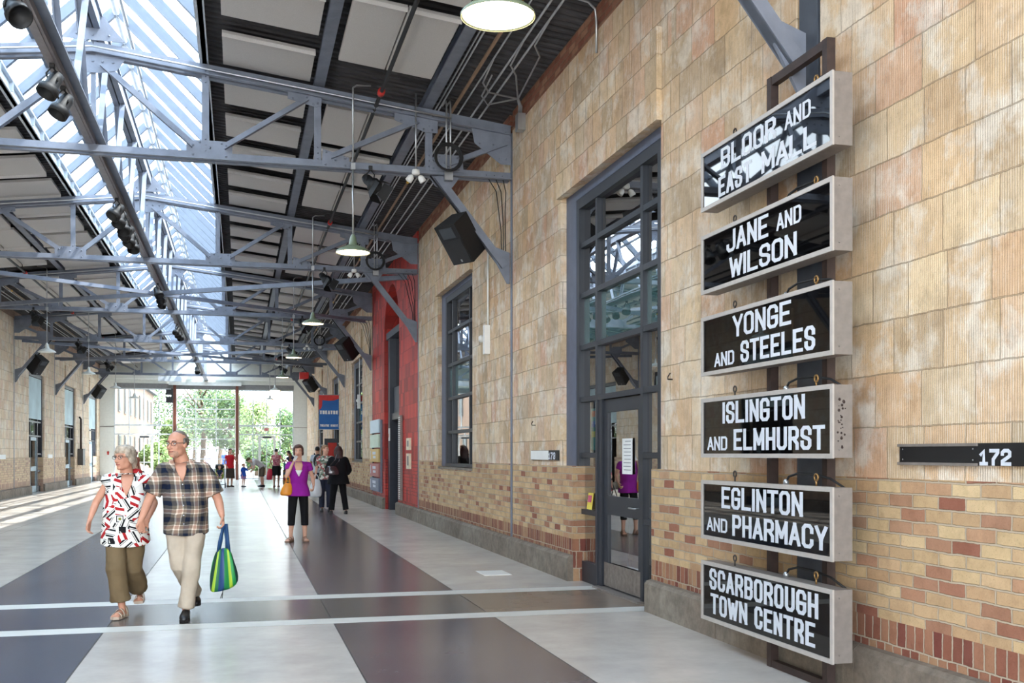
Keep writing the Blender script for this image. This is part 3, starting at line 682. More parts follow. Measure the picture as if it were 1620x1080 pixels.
# red bay door: tall dark post frame with pivoted opening
dr = thing('door_8', None, None, (4.0, ctr[2], 0)); dr['kind'] = 'structure'
t = MB(); t.box((3.93, rb_-0.52, 0), (4.26, rb_-0.2, 4.75)); t.box((3.93, ra+0.2, 0), (4.26, ra+0.32, 4.75)); t.box((3.9, ra+0.0, 4.62), (4.26, rb_-0.0, 4.8)); t.box((3.98, ra+0.3, 2.42), (4.22, rb_-0.5, 2.6))
t.build('door_frame', mat('navy_black_steel', (38, 44, 56), 0.4), dr)
t = MB(); t.box((4.05, ra+0.3, 2.6), (4.1, rb_-0.5, 3.3)); t.build('upper_panel', mat('grey_panel', (92, 94, 98), 0.6), dr)
t = MB(); t.add([(4.1, ra+0.3, 3.3), (4.1, rb_-0.5, 3.3), (4.1, rb_-0.5, 4.65), (4.1, ra+0.3, 4.65)], [(0, 1, 2, 3)]); t.build('pane', G_DARK, dr, fix=False)
t = MB(); t.add([(4.2, ra, 4.8), (4.2, rb_, 4.8), (4.2, rb_, 6.0), (4.2, ra, 6.0)], [(0, 1, 2, 3)]); t.build('arched_pane', G_DARK, dr, fix=False)
# rooms behind
def room(name, x0, x1, y0, y1, h, m_):
    t = MB(); t.add([(x0, y0, 0), (x1, y0, 0), (x1, y1, 0), (x0, y1, 0), (x0, y0, h), (x1, y0, h), (x1, y1, h), (x0, y1, h)], [(0, 1, 2, 3), (4, 7, 6, 5), (0, 4, 5, 1), (1, 5, 6, 2), (2, 6, 7, 3)]); return struct(t.build(name, m_))
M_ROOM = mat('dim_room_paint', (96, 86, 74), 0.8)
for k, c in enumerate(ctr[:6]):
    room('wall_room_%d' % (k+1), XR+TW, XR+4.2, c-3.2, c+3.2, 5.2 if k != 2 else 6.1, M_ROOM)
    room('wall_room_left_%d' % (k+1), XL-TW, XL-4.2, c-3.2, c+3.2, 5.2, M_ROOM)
# shop table with goods seen through the near door
tb = thing('display_table', 'low white display table with bowls behind the near glass door', 'table', (5.4, 12.6, 0))
t = MB(); t.box((5.0, 12.0, 0.66), (5.9, 13.3, 0.7)); t.build('table_top', M_WHITE, tb); t = MB(); t.box((5.05, 12.05, 0.1), (5.85, 13.25, 0.66)); t.build('apron', mat('table_cloth', (200, 196, 188), 0.8), tb)
for (x, y) in ((5.06, 12.06), (5.84, 12.06), (5.06, 13.24), (5.84, 13.24)):
    t = MB(); t.box((x-0.02, y-0.02, 0), (x+0.02, y+0.02, 0.12)); t.build('leg', M_FRAME, tb)
for k, (y, c, nm) in enumerate(((12.2, (226, 150, 50), 'orange'), (12.55, (140, 170, 120), 'green'), (12.95, (190, 200, 210), 'pale blue'))):
    t = MB(); t.lathe([(0.04, 0.7), (0.09, 0.72), (0.13, 0.8), (0.12, 0.8), (0.08, 0.73), (0.0, 0.715)], (5.3, y, 0), 14); tag(t.build('bowl', mat('bowl%d' % k, c, 0.4)), nm+' bowl on the display table behind the near door', 'bowl')

# ------------------------------------------------------------------ end wall (glazed)
t = MB(); ZG = 5.22
t.box((XL-0.3, YE, 5.5), (XR+0.4, YE+0.3, 7.3)); t.box((XL-0.3, YE, 0), (-6.85, YE+0.3, 5.5)); t.box((3.08, YE, 0), (XR+0.4, YE+0.3, 5.5))
t.prism([(CX-1.7, 7.3), (CX+1.7, 7.3), (CX, 8.7)], 'y', YE, YE+0.3)
struct(t.build('wall_end', M_OFFW))
t = MB(); t.box((-6.85, YE-0.02, ZG), (3.08, YE+0.2, 5.5)); struct(t.build('trim_4', mat('grey_header', (122, 122, 124), 0.6)))
t = MB(); t.box((XL, YE-0.5, 5.72), (XR, YE-0.2, 6.02)); t.box((-3.9, YE-0.35, 5.42), (0.1, YE-0.05, 5.60)); struct(t.build('trim_5', M_OFFW))
t = MB(); t.box((XL, YE-0.04, 3.02), (-6.85, YE, 3.05)); t.box((3.08, YE-0.04, 3.02), (XR, YE, 3.05)); struct(t.build('trim_6', M_ALU))
for x, lb in ((-3.585, 'left'), (-0.135, 'right')):
    t = MB(); t.box((x-0.075, YE-0.12, 0), (x+0.075, YE-0.03, 5.5)); tag(t.build('door_post', mat('rust_brown_steel', (118, 66, 48), 0.6, var=0.25)), 'rust-brown steel post on the %s side of the glazed roller door' % lb, 'post', 'brown posts of the end wall')
M_MUL = mat('pale_mullion', (212, 218, 220), 0.5)
def bay(num, x0, x1, mx, dx0, dx1):
    F = thing('window_%d' % num, None, None, (x0, YE, 0)); F['kind'] = 'structure'
    t = MB()
    for x in [x0+0.03]+mx+[x1-0.03]: t.box((x-0.025, YE, 0.0), (x+0.025, YE+0.12, ZG))
    for z in (0.06, 2.62, ZG-0.03): t.box((x0, YE+0.001, z-0.035), (x1, YE+0.119, z+0.035))
    t.box((x0, YE-0.02, 3.08), (x1, YE+0.12, 3.18))
    t.build('window_frame', M_MUL, F)
    g = MB(); g.add([(x0, YE+0.06, 0), (x1, YE+0.06, 0), (x1, YE+0.06, ZG), (x0, YE+0.06, ZG)], [(0, 1, 2, 3)]); g.build('pane', G_CLEAR, F, fix=False)
    t = MB(); t.box((dx0, YE-0.03, 0), (dx0+0.14, YE+0.05, 2.55)); t.box((dx1-0.14, YE-0.03, 0), (dx1, YE+0.05, 2.55)); t.box((dx0+0.14, YE-0.028, 2.4), (dx1-0.14, YE+0.048, 2.55)); t.box((dx0+0.14, YE-0.02, 0), (dx1-0.14, YE+0.04, 0.25)); t.box((dx0+0.14, YE-0.02, 1.0), (dx1-0.14, YE-0.06, 1.05))
    t.build('door_leaf', M_WHITE, F); t = MB(); t.box(((dx0+dx1)/2-0.25, YE-0.08, 2.42), ((dx0+dx1)/2+0.25, YE-0.03, 2.5)); t.build('door_closer', M_FRAME, F)
bay(20, -6.85, -3.66, [-6.05, -5.25, -4.45], -5.7, -4.75); bay(21, -0.06, 3.08, [0.76, 1.53, 2.30], 1.06, 2.05)
F = thing('door_9', None, None, (-1.86, YE, 0)); F['kind'] = 'structure'
t = MB(); rz = [0.05+0.575*k for k in range(10)]
for z in rz: t.box((-3.51, YE+0.02, z-0.03), (-0.21, YE+0.08, z+0.03))
for x in (-3.49, -2.43, -1.31, -0.23): t.box((x-0.025, YE+0.017, 0), (x+0.025, YE+0.083, ZG))
t.box((-3.50, YE+0.03, 0.06), (-0.22, YE+0.07, 0.60)); t.build('door_frame', M_WHITE, F)
g = MB(); g.add([(-3.5, YE+0.05, 0.6), (-0.22, YE+0.05, 0.6), (-0.22, YE+0.05, ZG), (-3.5, YE+0.05, ZG)], [(0, 1, 2, 3)]); g.build('pane', G_CLEAR, F, fix=False)

# ------------------------------------------------------------------ outside
M_PAVE = mat('outdoor_paving', (190, 184, 174), 0.8); 
t = MB(); t.add([(-40, YE+0.3, -0.01), (40, YE+0.3, -0.01), (40, 160, -0.01), (-40, 160, -0.01)], [(0, 1, 2, 3)]); struct(t.build('ground', M_PAVE))
bd = thing('brick_building', 'long sunlit two-storey building with a grey roof outside the left end windows', 'building', (-7.5, 80, 0))
t = MB(); t.box((-16, 66, 0), (-7.2, 96, 6.6)); t.build('wall', mat('sunlit_brick', (124, 100, 82), 0.8, var=0.1), bd)
t = MB(); t.prism([(-16.4, 6.55), (-6.9, 6.55), (-6.9, 6.85), (-11.6, 9.0), (-16.4, 6.85)], 'y', 65.6, 96.4); t.build('roof', mat('grey_roof', (62, 68, 78), 0.6), bd)
for k in range(8):
    for z in (1.0, 4.1):
        y = 68.2+3.5*k; t = MB(); t.box((-7.22, y, z), (-7.12, y+1.2, z+1.7)); w_ = t.build('window', mat('weathered_frame', (104, 104, 100), 0.6), bd); t = MB(); t.box((-7.14, y+0.1, z+0.1), (-7.1, y+1.1, z+1.6)); t.build('pane', mat('dark_window_glass', (16, 24, 30), 0.3), w_)
M_BARK = mat('bark', (96, 78, 60), 0.9, var=0.3)
LEAF = [mat('leaf_a', (98, 122, 64), 0.6, var=0.25), mat('leaf_b', (62, 86, 52), 0.6, var=0.25), mat('leaf_c', (130, 148, 86), 0.6, var=0.2)]
def tree(x, y, h, r, mi, label, seed):
    rnd = random.Random(seed); T = thing('tree', label, 'tree', (x, y, 0), 'trees outside the end wall')
    t = MB(); t.tube([(x, y, 0), (x+0.1, y, h*0.3), (x-0.1, y+0.1, h*0.65)], [0.22, 0.17, 0.08], 8)
    for k in range(7):
        a = k*0.9; t.tube([(x, y, h*(0.28+0.05*k)), (x+r*0.6*math.cos(a), y+r*0.6*math.sin(a), h*(0.5+0.05*k))], [0.08, 0.03], 6)
    t.build('trunk', M_BARK, T)
    t = MB(); cl = []
    for k in range(26):
        a = rnd.uniform(0, 2*PI); e = rnd.uniform(-0.75, 1); q = r*0.72*math.sqrt(max(0.05, 1-abs(e)**2))*rnd.uniform(0.4, 1)
        cl.append(((x+q*math.cos(a), y+q*math.sin(a), h*0.6+e*h*0.38), rnd.uniform(0.26, 0.44)*r))
    for (c, cr) in cl:
        for _ in range(190):
            v = Vector((rnd.gauss(0, 1), rnd.gauss(0, 1), rnd.gauss(0, 1))).normalized()*cr*rnd.uniform(0.6, 1.05)+Vector(c)
            if v.z < 0.4: continue
            a = Vector((rnd.gauss(0, 1), rnd.gauss(0, 1), rnd.gauss(0, 1))).normalized(); b2 = a.orthogonal().normalized(); sz = rnd.uniform(0.06, 0.13)
            t.cur = rnd.choice((mi, mi, (mi+1) % 3)); t.add([v-a*sz, v+b2*sz*0.6, v+a*sz, v-b2*sz*0.6], [(0, 1, 2, 3)])
    t.build('crown', LEAF, T, fix=False)
for k, (x, y, h, r, mi, lb) in enumerate(((1.2, 74, 4.7, 1.9, 2, 'bright green young tree seen through the right end windows'), (-0.6, 77, 5.6, 1.8, 0, 'green tree at the right edge of the roller door'),
      (-2.6, 79, 9.5, 3.0, 1, 'darker tall tree filling the upper panes of the roller door'), (3.6, 80, 4.6, 1.9, 0, 'green tree at the far right of the end windows'), (-4.6, 78, 3.6, 1.5, 2, 'small bright tree left of the roller door'),
      (-1.6, 90, 7.6, 2.8, 1, 'dark tree far behind the roller door'), (5.6, 92, 5.6, 2.8, 2, 'pale green tree far behind on the right'), (1.6, 71, 2.2, 1.5, 0, 'low leafy shrub outside the right end door'), (-5.2, 70.5, 1.9, 1.2, 2, 'low leafy shrub outside the left end door'), (-8.4, 100, 8, 3.4, 0, 'large tree behind the pale building'), (-3.9, 97, 7, 3.4, 0, 'green tree far behind the left part of the roller door'))):
    tree(x, y, h, r, mi, lb, k+3)
# ------------------------------------------------------------------ block lettering
def GL():
    a, b = 0.24, 0.13; G = {}
    O = [(a,0),(1-a,0),(1,b),(1,1-b),(1-a,1),(a,1),(0,1-b),(0,b),(a,0)]
    G['O'] = [O]; G['0'] = [O]; G['Q'] = [O]
    G['D'] = [[(0,0),(1-a,0),(1,b),(1,1-b),(1-a,1),(0,1),(0,0)]]
    G['B'] = [[(0,0),(1-a,0),(1,b),(1,.5-b*.7),(1-a,.5),(0,.5)],[(0,0),(0,1),(1-a,1),(1,1-b),(1,.5+b*.7),(1-a,.5)]]
    G['P'] = [[(0,0),(0,1),(1-a,1),(1,1-b),(1,.45+b),(1-a,.45),(0,.45)]]
    G['R'] = [[(0,0),(0,1),(1-a,1),(1,1-b),(1,.48+b),(1-a,.48),(0,.48)],[(.5,.48),(1,.22),(1,0)]]
    G['L'] = [[(0,1),(0,0),(1,0)]]; G['E'] = [[(1,1),(0,1),(0,0),(1,0)],[(0,.5),(.8,.5)]]
    G['F'] = [[(1,1),(0,1),(0,0)],[(0,.5),(.8,.5)]]
    G['T'] = [[(-.05,1),(1.05,1)],[(.5,1),(.5,0)]]; G['I'] = [[(.5,0),(.5,1)]]
    G['A'] = [[(-.05,0),(.5,1)],[(.5,1),(1.05,0)],[(.18,.3),(.82,.3)]]
    G['N'] = [[(0,0),(0,1)],[(0,1),(1,0)],[(1,0),(1,1)]]
    G['M'] = [[(0,0),(0,1)],[(0,1),(.5,.25)],[(.5,.25),(1,1)],[(1,1),(1,0)]]
    G['W'] = [[(-.05,1),(.22,0)],[(.22,0),(.5,.8)],[(.5,.8),(.78,0)],[(.78,0),(1.05,1)]]
    G['S'] = [[(1,.72),(1,1-b),(1-a,1),(a,1),(0,1-b),(0,.5+b),(a*.9,.54),(1-a*.9,.46),(1,.5-b),(1,b),(1-a,0),(a,0),(0,b),(0,.28)]]
    G['J'] = [[(1,1),(1,b),(1-a,0),(a,0),(0,b),(0,.28)]]
    G['U'] = [[(0,1),(0,b),(a,0),(1-a,0),(1,b),(1,1)]]
    G['C'] = [[(1,.72),(1,1-b),(1-a,1),(a,1),(0,1-b),(0,b),(a,0),(1-a,0),(1,b),(1,.28)]]
    G['G'] = [[(1,.74),(1,1-b),(1-a,1),(a,1),(0,1-b),(0,b),(a,0),(1-a,0),(1,b),(1,.46),(.5,.46)]]
    G['H'] = [[(0,0),(0,1)],[(1,0),(1,1)],[(0,.5),(1,.5)]]
    G['Y'] = [[(-.05,1),(.5,.42)],[(1.05,1),(.5,.42)],[(.5,.48),(.5,0)]]
    G['X'] = [[(0,0),(1,1)],[(0,1),(1,0)]]
    G['K'] = [[(0,0),(0,1)],[(1,1),(0,.4)],[(.3,.55),(1,0)]]
    G['1'] = [[(.0,.72),(.5,1),(.5,0)],[(0,0),(1,0)]]; G['7'] = [[(0,1),(1,1),(1,.85),(.35,.35),(.35,0)]]
    G['2'] = [[(0,.75),(0,1-b),(a,1),(1-a,1),(1,1-b),(1,.6),(0,.2),(0,0),(1,0)]]
    G['3'] = [[(0,.76),(0,1-b),(a,1),(1-a,1),(1,1-b),(1,.6),(1-a,.5),(.4,.5)],[(1-a,.5),(1,.4),(1,b),(1-a,0),(a,0),(0,b),(0,.24)]]
    return G
GLY = GL(); GW = {'I': 0.0, 'W': 1.35, 'M': 1.25, ' ': 0.55, '1': 0.8}
def write(mb, text, put3, x0, x1, z0, h, st):
    """text from x0 to x1 (metres along the line), baseline z0, cap height h, stroke st; put3(x,z)->3-D front point pair"""
    KX = 0.56 if h > 0.09 else 0.8; x0 *= KX; x1 *= KX; _p = put3; put3 = lambda x, z: _p(x/KX, z)
    A0 = Vector(put3(0, 0)); nv_ = (Vector(put3(1, 0))-A0).cross(Vector(put3(0, 1))-A0).normalized(); cnt = 0
    ws = [GW.get(c, 1.0) for c in text]; n = len(text); L = x1-x0
    gap = 1.0
    # cell = stroke + w*k ; spacing sg
    sg = st*0.42
    k = (L - n*st - (n-1)*sg)/max(0.01, sum(ws)); x = x0
    for c, w in zip(text, ws):
        ww = w*k; hx = x+st/2; hz = z0+st/2; hh = h-st
        if c != ' ':
            for pl in GLY[c]:
                pts = [Vector((hx+(p[0] if c != 'I' else 0)*ww, hz+p[1]*hh)) for p in pl]
                closed = (pts[0]-pts[-1]).length < 1e-6
                if closed: pts = pts[:-1]
                m = len(pts); Lf = []; Rt = []
                for i in range(m):
                    pr = pts[i-1] if (i > 0 or closed) else None; nx = pts[(i+1) % m] if (i < m-1 or closed) else None
                    d1 = (pts[i]-pr).normalized() if pr is not None else None; d2 = (nx-pts[i]).normalized() if nx is not None else None
                    if d1 is None: d1 = d2
                    if d2 is None: d2 = d1
                    n1 = Vector((-d1.y, d1.x)); n2 = Vector((-d2.y, d2.x)); nn = (n1+n2)
                    nn = n1 if nn.length < 1e-4 else nn.normalized(); sc = min(1.6, 1/max(0.35, nn.dot(n1)))
                    e = Vector((0, 0))
                    if not closed and i == 0: e = -d1*st/2*(0.999 if len(pts) > 1 else 0)
                    if not closed and i == m-1: e = d1*st/2
                    if abs(d1.x) > 0.15 and abs(d1.y) > 0.15: e = e*0.9
                    Lf.append(pts[i]+e+nn*sc*st/2); Rt.append(pts[i]+e-nn*sc*st/2)
                for i in range(m if closed else m-1):
                    j = (i+1) % m; q = [Lf[i], Lf[j], Rt[j], Rt[i]]
                    q = [Vector((v.x, min(max(v.y, z0), z0+h))) for v in q]
                    cnt += 1; mb.add([Vector(put3(v.x, v.y))+nv_*0.00012*(cnt % 9) for v in q], [(3, 2, 1, 0)])
        x += st+ww+sg
def P35(u):       # distance along the wall for a column in the sign plane
    th = math.radians(14.5297); a = (u-810)/1663.0
    return 3.5/(math.tan(th+math.atan(a)))
signs = [(3.408, [('BLOOR', 1139, 1226, .245, .155, .024), ('AND', 1240, 1281, .255, .115, .016), ('EAST', 1135, 1187, .045, .15, .024), ('MALL', 1203, 1290, .05, .15, .024)], 'BLOOR AND EAST MALL', 'topmost'),
 (2.762, [('JANE', 1148, 1214, .245, .16, .024), ('AND', 1227, 1266, .255, .115, .016), ('WILSON', 1153, 1259, .05, .155, .024)], 'JANE AND WILSON', 'second from the top'),
 (2.126, [('YONGE', 1158, 1250, .245, .16, .024), ('AND', 1129, 1160, .05, .105, .016), ('STEELES', 1170, 1288, .05, .155, .024)], 'YONGE AND STEELES', 'third from the top'),
 (1.493, [('ISLINGTON', 1141.5, 1272, .25, .16, .024), ('AND', 1118, 1149, .05, .105, .016), ('ELMHURST', 1159, 1303, .05, .155, .024)], 'ISLINGTON AND ELMHURST', 'fourth from the top'),
 (.861, [('EGLINTON', 1140, 1268.7, .25, .16, .024), ('AND', 1117, 1149, .065, .105, .016), ('PHARMACY', 1157, 1307, .055, .155, .024)], 'EGLINTON AND PHARMACY', 'fifth from the top'),
 (.235, [('SCARBOROUGH', 1121, 1293, .245, .16, .024), ('TOWN', 1123, 1181, .06, .155, .024), ('CENTRE', 1192, 1288, .06, .155, .024)], 'SCARBOROUGH TOWN CENTRE', 'lowest')]
YA, YB2, XF, XBk = 5.72, 7.60, 3.50, 3.64; SH = .449
for i, (zb, lines, txt, pos) in enumerate(signs):
    S = thing('lightbox_sign', 'black and silver box sign reading %s, %s of the stack' % (txt, pos), 'sign', ((XF+XBk)/2, (YA+YB2)/2, zb), 'street name box signs on the right wall')
    t = MB(); fr = 0.028
    t.box((XF+0.006, YA, zb), (XBk, YB2, zb+0.012)); t.box((XF+0.006, YA, zb+SH-0.012), (XBk, YB2, zb+SH)); t.box((XF+0.006, YA, zb+0.012), (XBk, YA+0.012, zb+SH-0.012)); t.box((XF+0.006, YB2-0.012, zb+0.012), (XBk, YB2, zb+SH-0.012)); t.box((XBk-0.01, YA+.012, zb+.012), (XBk, YB2-.012, zb+SH-.012))
    for k in range(7): t.lathe([(0.006, 0), (0.005, 0.003), (0, 0.004)], (XF+0.05, YA+0.15+k*0.26, zb-0.001), 8, Matrix.Rotation(PI, 3, 'X'))
    for zz_ in (0.05, 0.4): t.lathe([(0.006, 0), (0.005, 0.003), (0, 0.004)], (XF+0.05, YA-0.001, zb+zz_), 8, Matrix.Rotation(PI/2, 3, 'X'))
    t.build('casing', M_ALU, S)
    t = MB(); w = 0.026
    t.box((XF, YA-0.004, zb-0.004), (XF+0.012, YB2+0.004, zb+w)); t.box((XF, YA-0.004, zb+SH-w), (XF+0.012, YB2+0.004, zb+SH+0.004)); t.box((XF, YA-0.004, zb+w), (XF+0.012, YA+w, zb+SH-w)); t.box((XF, YB2-w, zb+w), (XF+0.012, YB2+0.004, zb+SH-w))
    t.build('face_frame', mat('bright_aluminium', (186, 180, 174), 0.45, 0.2, var=0.06, nscale=20), S)
    t = MB(); t.box((XF+0.008, YA+w, zb+w), (XF+0.011, YB2-w, zb+SH-w)); t.build('face_panel', M_SIGN, S)
    lt_ = MB()
    for (s_, u0, u1, dz, h, st) in lines:
        ya, yb_ = P35(u0), P35(u1)
        write(lt_, s_, lambda x, z: (XF+0.0072, -x, z), -ya, -yb_, zb+dz, h, st)
    lt_.build('lettering', M_LETTER, S, fix=False)
    for k, y in enumerate((7.16, 6.02)):
        t = MB(); xx = XF+0.07; zt = zb+SH
        t.tube([(xx, y, zt), (xx, y, zt+0.035)], 0.006, 8)
        t.tube([(xx, y+0.022*math.sin(a*PI/6), zt+0.057-0.022*math.cos(a*PI/6)) for a in range(13)], 0.006, 8, caps=False)
        t.build('eye_bolt', mat('brass_bolt', (150, 116, 70), 0.4, 0.6) if k else mat('dark_bolt', (70, 64, 60), 0.5, 0.5), S)
    if i > 0:
        t = MB(); zt = zb+SH; t.tube([(XF+0.08, 6.42, zt), (XF+0.08, 6.42, zt+0.02), (XF+0.09, 6.4, zt+0.055), (XF+0.1, 6.3, zt+0.078), (XF+0.11, 6.12, zt+0.075), (XF+0.13, 5.95, zt+0.05), (XF+0.18, 5.86, zt-0.01), (XF+0.2, 5.84, zt-0.12)], 0.008, 8)
        t.build('power_lead', M_BLACK, S); t = MB(); t.lathe([(0.02, 0), (0.02, 0.022), (0.013, 0.03), (0.012, 0.036)], (XF+0.08, 6.42, zt), 8); t.build('cable_gland', M_PIPE, S)
    if i == 3:
        t = MB()
        rr_ = random.Random(4)
        for k in range(26):
            y = YA-0.0015; x = XF+0.03+rr_.gauss(0.03, 0.02); z = zb+0.05+rr_.random()*0.33; t.lathe([(rr_.uniform(0.003, 0.011), 0), (0, 0.001)], (min(max(x, XF+0.02), XBk-0.02), y+0.001, z), 6, Matrix.Rotation(PI/2, 3, 'X'))
        t.build('scuffs', M_RUST, S)
S = thing('sign_frame', 'tall dark brown steel frame behind the stack of box signs', 'frame', (3.7, 6.6, 0))
t = MB(); t.box((3.66, 6.04, 0.0), (3.72, 6.10, 4.2)); t.build('post', M_RUST, S); t = MB(); t.box((3.66, 6.78, 0.0), (3.72, 6.84, 4.2)); t.build('post', M_RUST, S)
t = MB(); t.box((3.665, 6.1, 4.14), (3.715, 6.78, 4.2)); t.build('rail', M_RUST, S); t = MB(); t.box((3.665, 6.1, 0.0), (3.715, 6.78, 0.05)); t.build('rail', M_RUST, S)
t = MB()
for (zb, *_r) in signs: t.box((3.64, 6.04, zb+0.2), (3.665, 6.84, zb+0.24))
t.build('cross_strap', M_RUST, S)
t = MB(); t.box((3.845, 6.38, 0.1), (3.87, 6.74, 4.1)); tag(t.build('backing_plate', M_STEELD), 'dark steel plate against the wall behind the box signs', 'plate')
# number plates on the wall
S = thing('number_plate', 'long black wall plate with silver rails and the number 172', 'number plate', (3.84, 5.0, 1.45), 'unit number plates')
t = MB(); t.box((3.832, 4.3, 1.455), (3.85, 5.52, 1.575)); t.build('plate', mat('black_plate', (16, 16, 18), 0.5), S)
for z in (1.452, 1.56):
    t = MB(); t.box((3.822, 4.83, z), (3.835, 5.53, z+0.016)); t.build('rail', M_ALU, S)
t = MB()
for y in (4.87, 5.49):
    for z in (1.485, 1.545): t.lathe([(0.005, 0), (0.003, 0.002), (0, 0.003)], (3.832, y, z), 8, Matrix.Rotation(-PI/2, 3, 'Y'))
t.build('screws', M_PIPE, S)
t = MB(); write(t, '172', lambda x, z: (3.8305, -x, z), -4.815, -4.575, 1.456, 0.088, 0.019); t.build('digits', M_LETTER, S, fix=False)
S = thing('number_plate', 'small black and white wall plate with the number 173 left of the near door', 'number plate', (3.84, 12.9, 1.43), 'unit number plates')
t = MB(); t.box((3.832, 12.5, 1.435), (3.85, 13.75, 1.56)); t.build('plate', mat('black_plate', (16, 16, 18), 0.5), S)
t = MB(); t.box((3.826, 12.92, 1.438), (3.832, 13.75, 1.557)); t.build('paper_strip', M_WHITE, S)
t = MB(); write(t, '173', lambda x, z: (3.8305, -x, z), -12.915, -12.62, 1.445, 0.09, 0.022); t.build('digits', M_LETTER, S, fix=False)
# rusty hook nails
for k, (y, z, lb) in enumerate(((8.98, 2.2, 'small rusty wire hook on the tile wall between door and signs'), (13.6, 1.9, 'short rusty nail in the tile wall left of the near door'))):
    t = MB(); t.tube([(3.85, y, z), (3.80, y-0.01, z), (3.78, y-0.06, z+0.02), (3.79, y-0.09, z+0.05)], 0.006, 6); tag(t.build('wall_hook', M_RUST), lb, 'hook')
# floor hatch
t = MB(); t.box((2.95, 12.75, -0.01), (3.3, 13.25, 0.006)); a = tag(t.build('floor_hatch', M_WHITE), 'pale square access hatch set in the floor by the right wall', 'hatch')

# ------------------------------------------------------------------ pendant lamps
M_ENAM = mat('green_enamel', (112, 124, 100), 0.35, var=0.1); M_GLOW = mat('lamp_glow', (255, 230, 200), 0.5, emit=(255, 226, 190), estr=16)
M_ENAW = mat('pale_enamel', (206, 208, 200), 0.35, var=0.06)
def lamp(x, y, z, lab, enam=M_ENAM, glow=True):
    R = thing('pendant_lamp', lab, 'lamp', (x, y, z), 'enamel pendant lamps')
    t = MB(); t.lathe([(0.235, 0.0), (0.238, 0.012), (0.225, 0.03), (0.17, 0.07), (0.10, 0.095), (0.06, 0.115), (0.052, 0.16), (0.045, 0.2), (0.03, 0.24), (0.018, 0.26)], (x, y, z), 32, caps=False)
    t.lathe([(0.232, 0.002), (0.16, 0.062), (0.05, 0.09), (0, 0.09)], (x, y, z), 32, caps=False); t.build('lamp_shade', enam, R)
    t = MB(); t.lathe([(0.0, 0.006), (0.12, 0.006), (0.225, 0.009), (0.228, 0.016), (0, 0.03)], (x, y, z), 32); t.build('diffuser', M_GLOW if glow else M_WHITE, R)
    zt = deck(abs(x-CX))-0.1; t = MB(); dirx = -1 if x > CX else 1
    t.tube([(x, y, z+0.25), (x, y, 5.50)], 0.013, 8); t.tube([(x, y, 5.50), (x, y, zt-0.12), (x-dirx*0.0, y-0.0, zt-0.06), (x-dirx*0.05, y, zt-0.02), (x-dirx*0.25, y, zt-0.01)], 0.013, 8); t.build('stem', M_PIPE, R)
    t = MB(); t.box((x-0.03, y-0.03, 5.47), (x+0.03, y+0.03, 5.56)); t.build('junction_box', M_PIPE, R); return R
for i in range(7):
    z = 4.30; y = YT[i]-0.17
    z = 4.266 if i == 0 else 4.31; lamp(1.575 if i == 0 else 1.53, y, z, 'round enamel pendant lamp on the right side, %s from the camera' % ORD[i], M_ENAM if i < 5 else M_ENAW)
    if i > 1: lamp(-5.15, y, z, 'round enamel pendant lamp on the left side, %s from the camera' % ORD[i-2], M_ENAW, False)
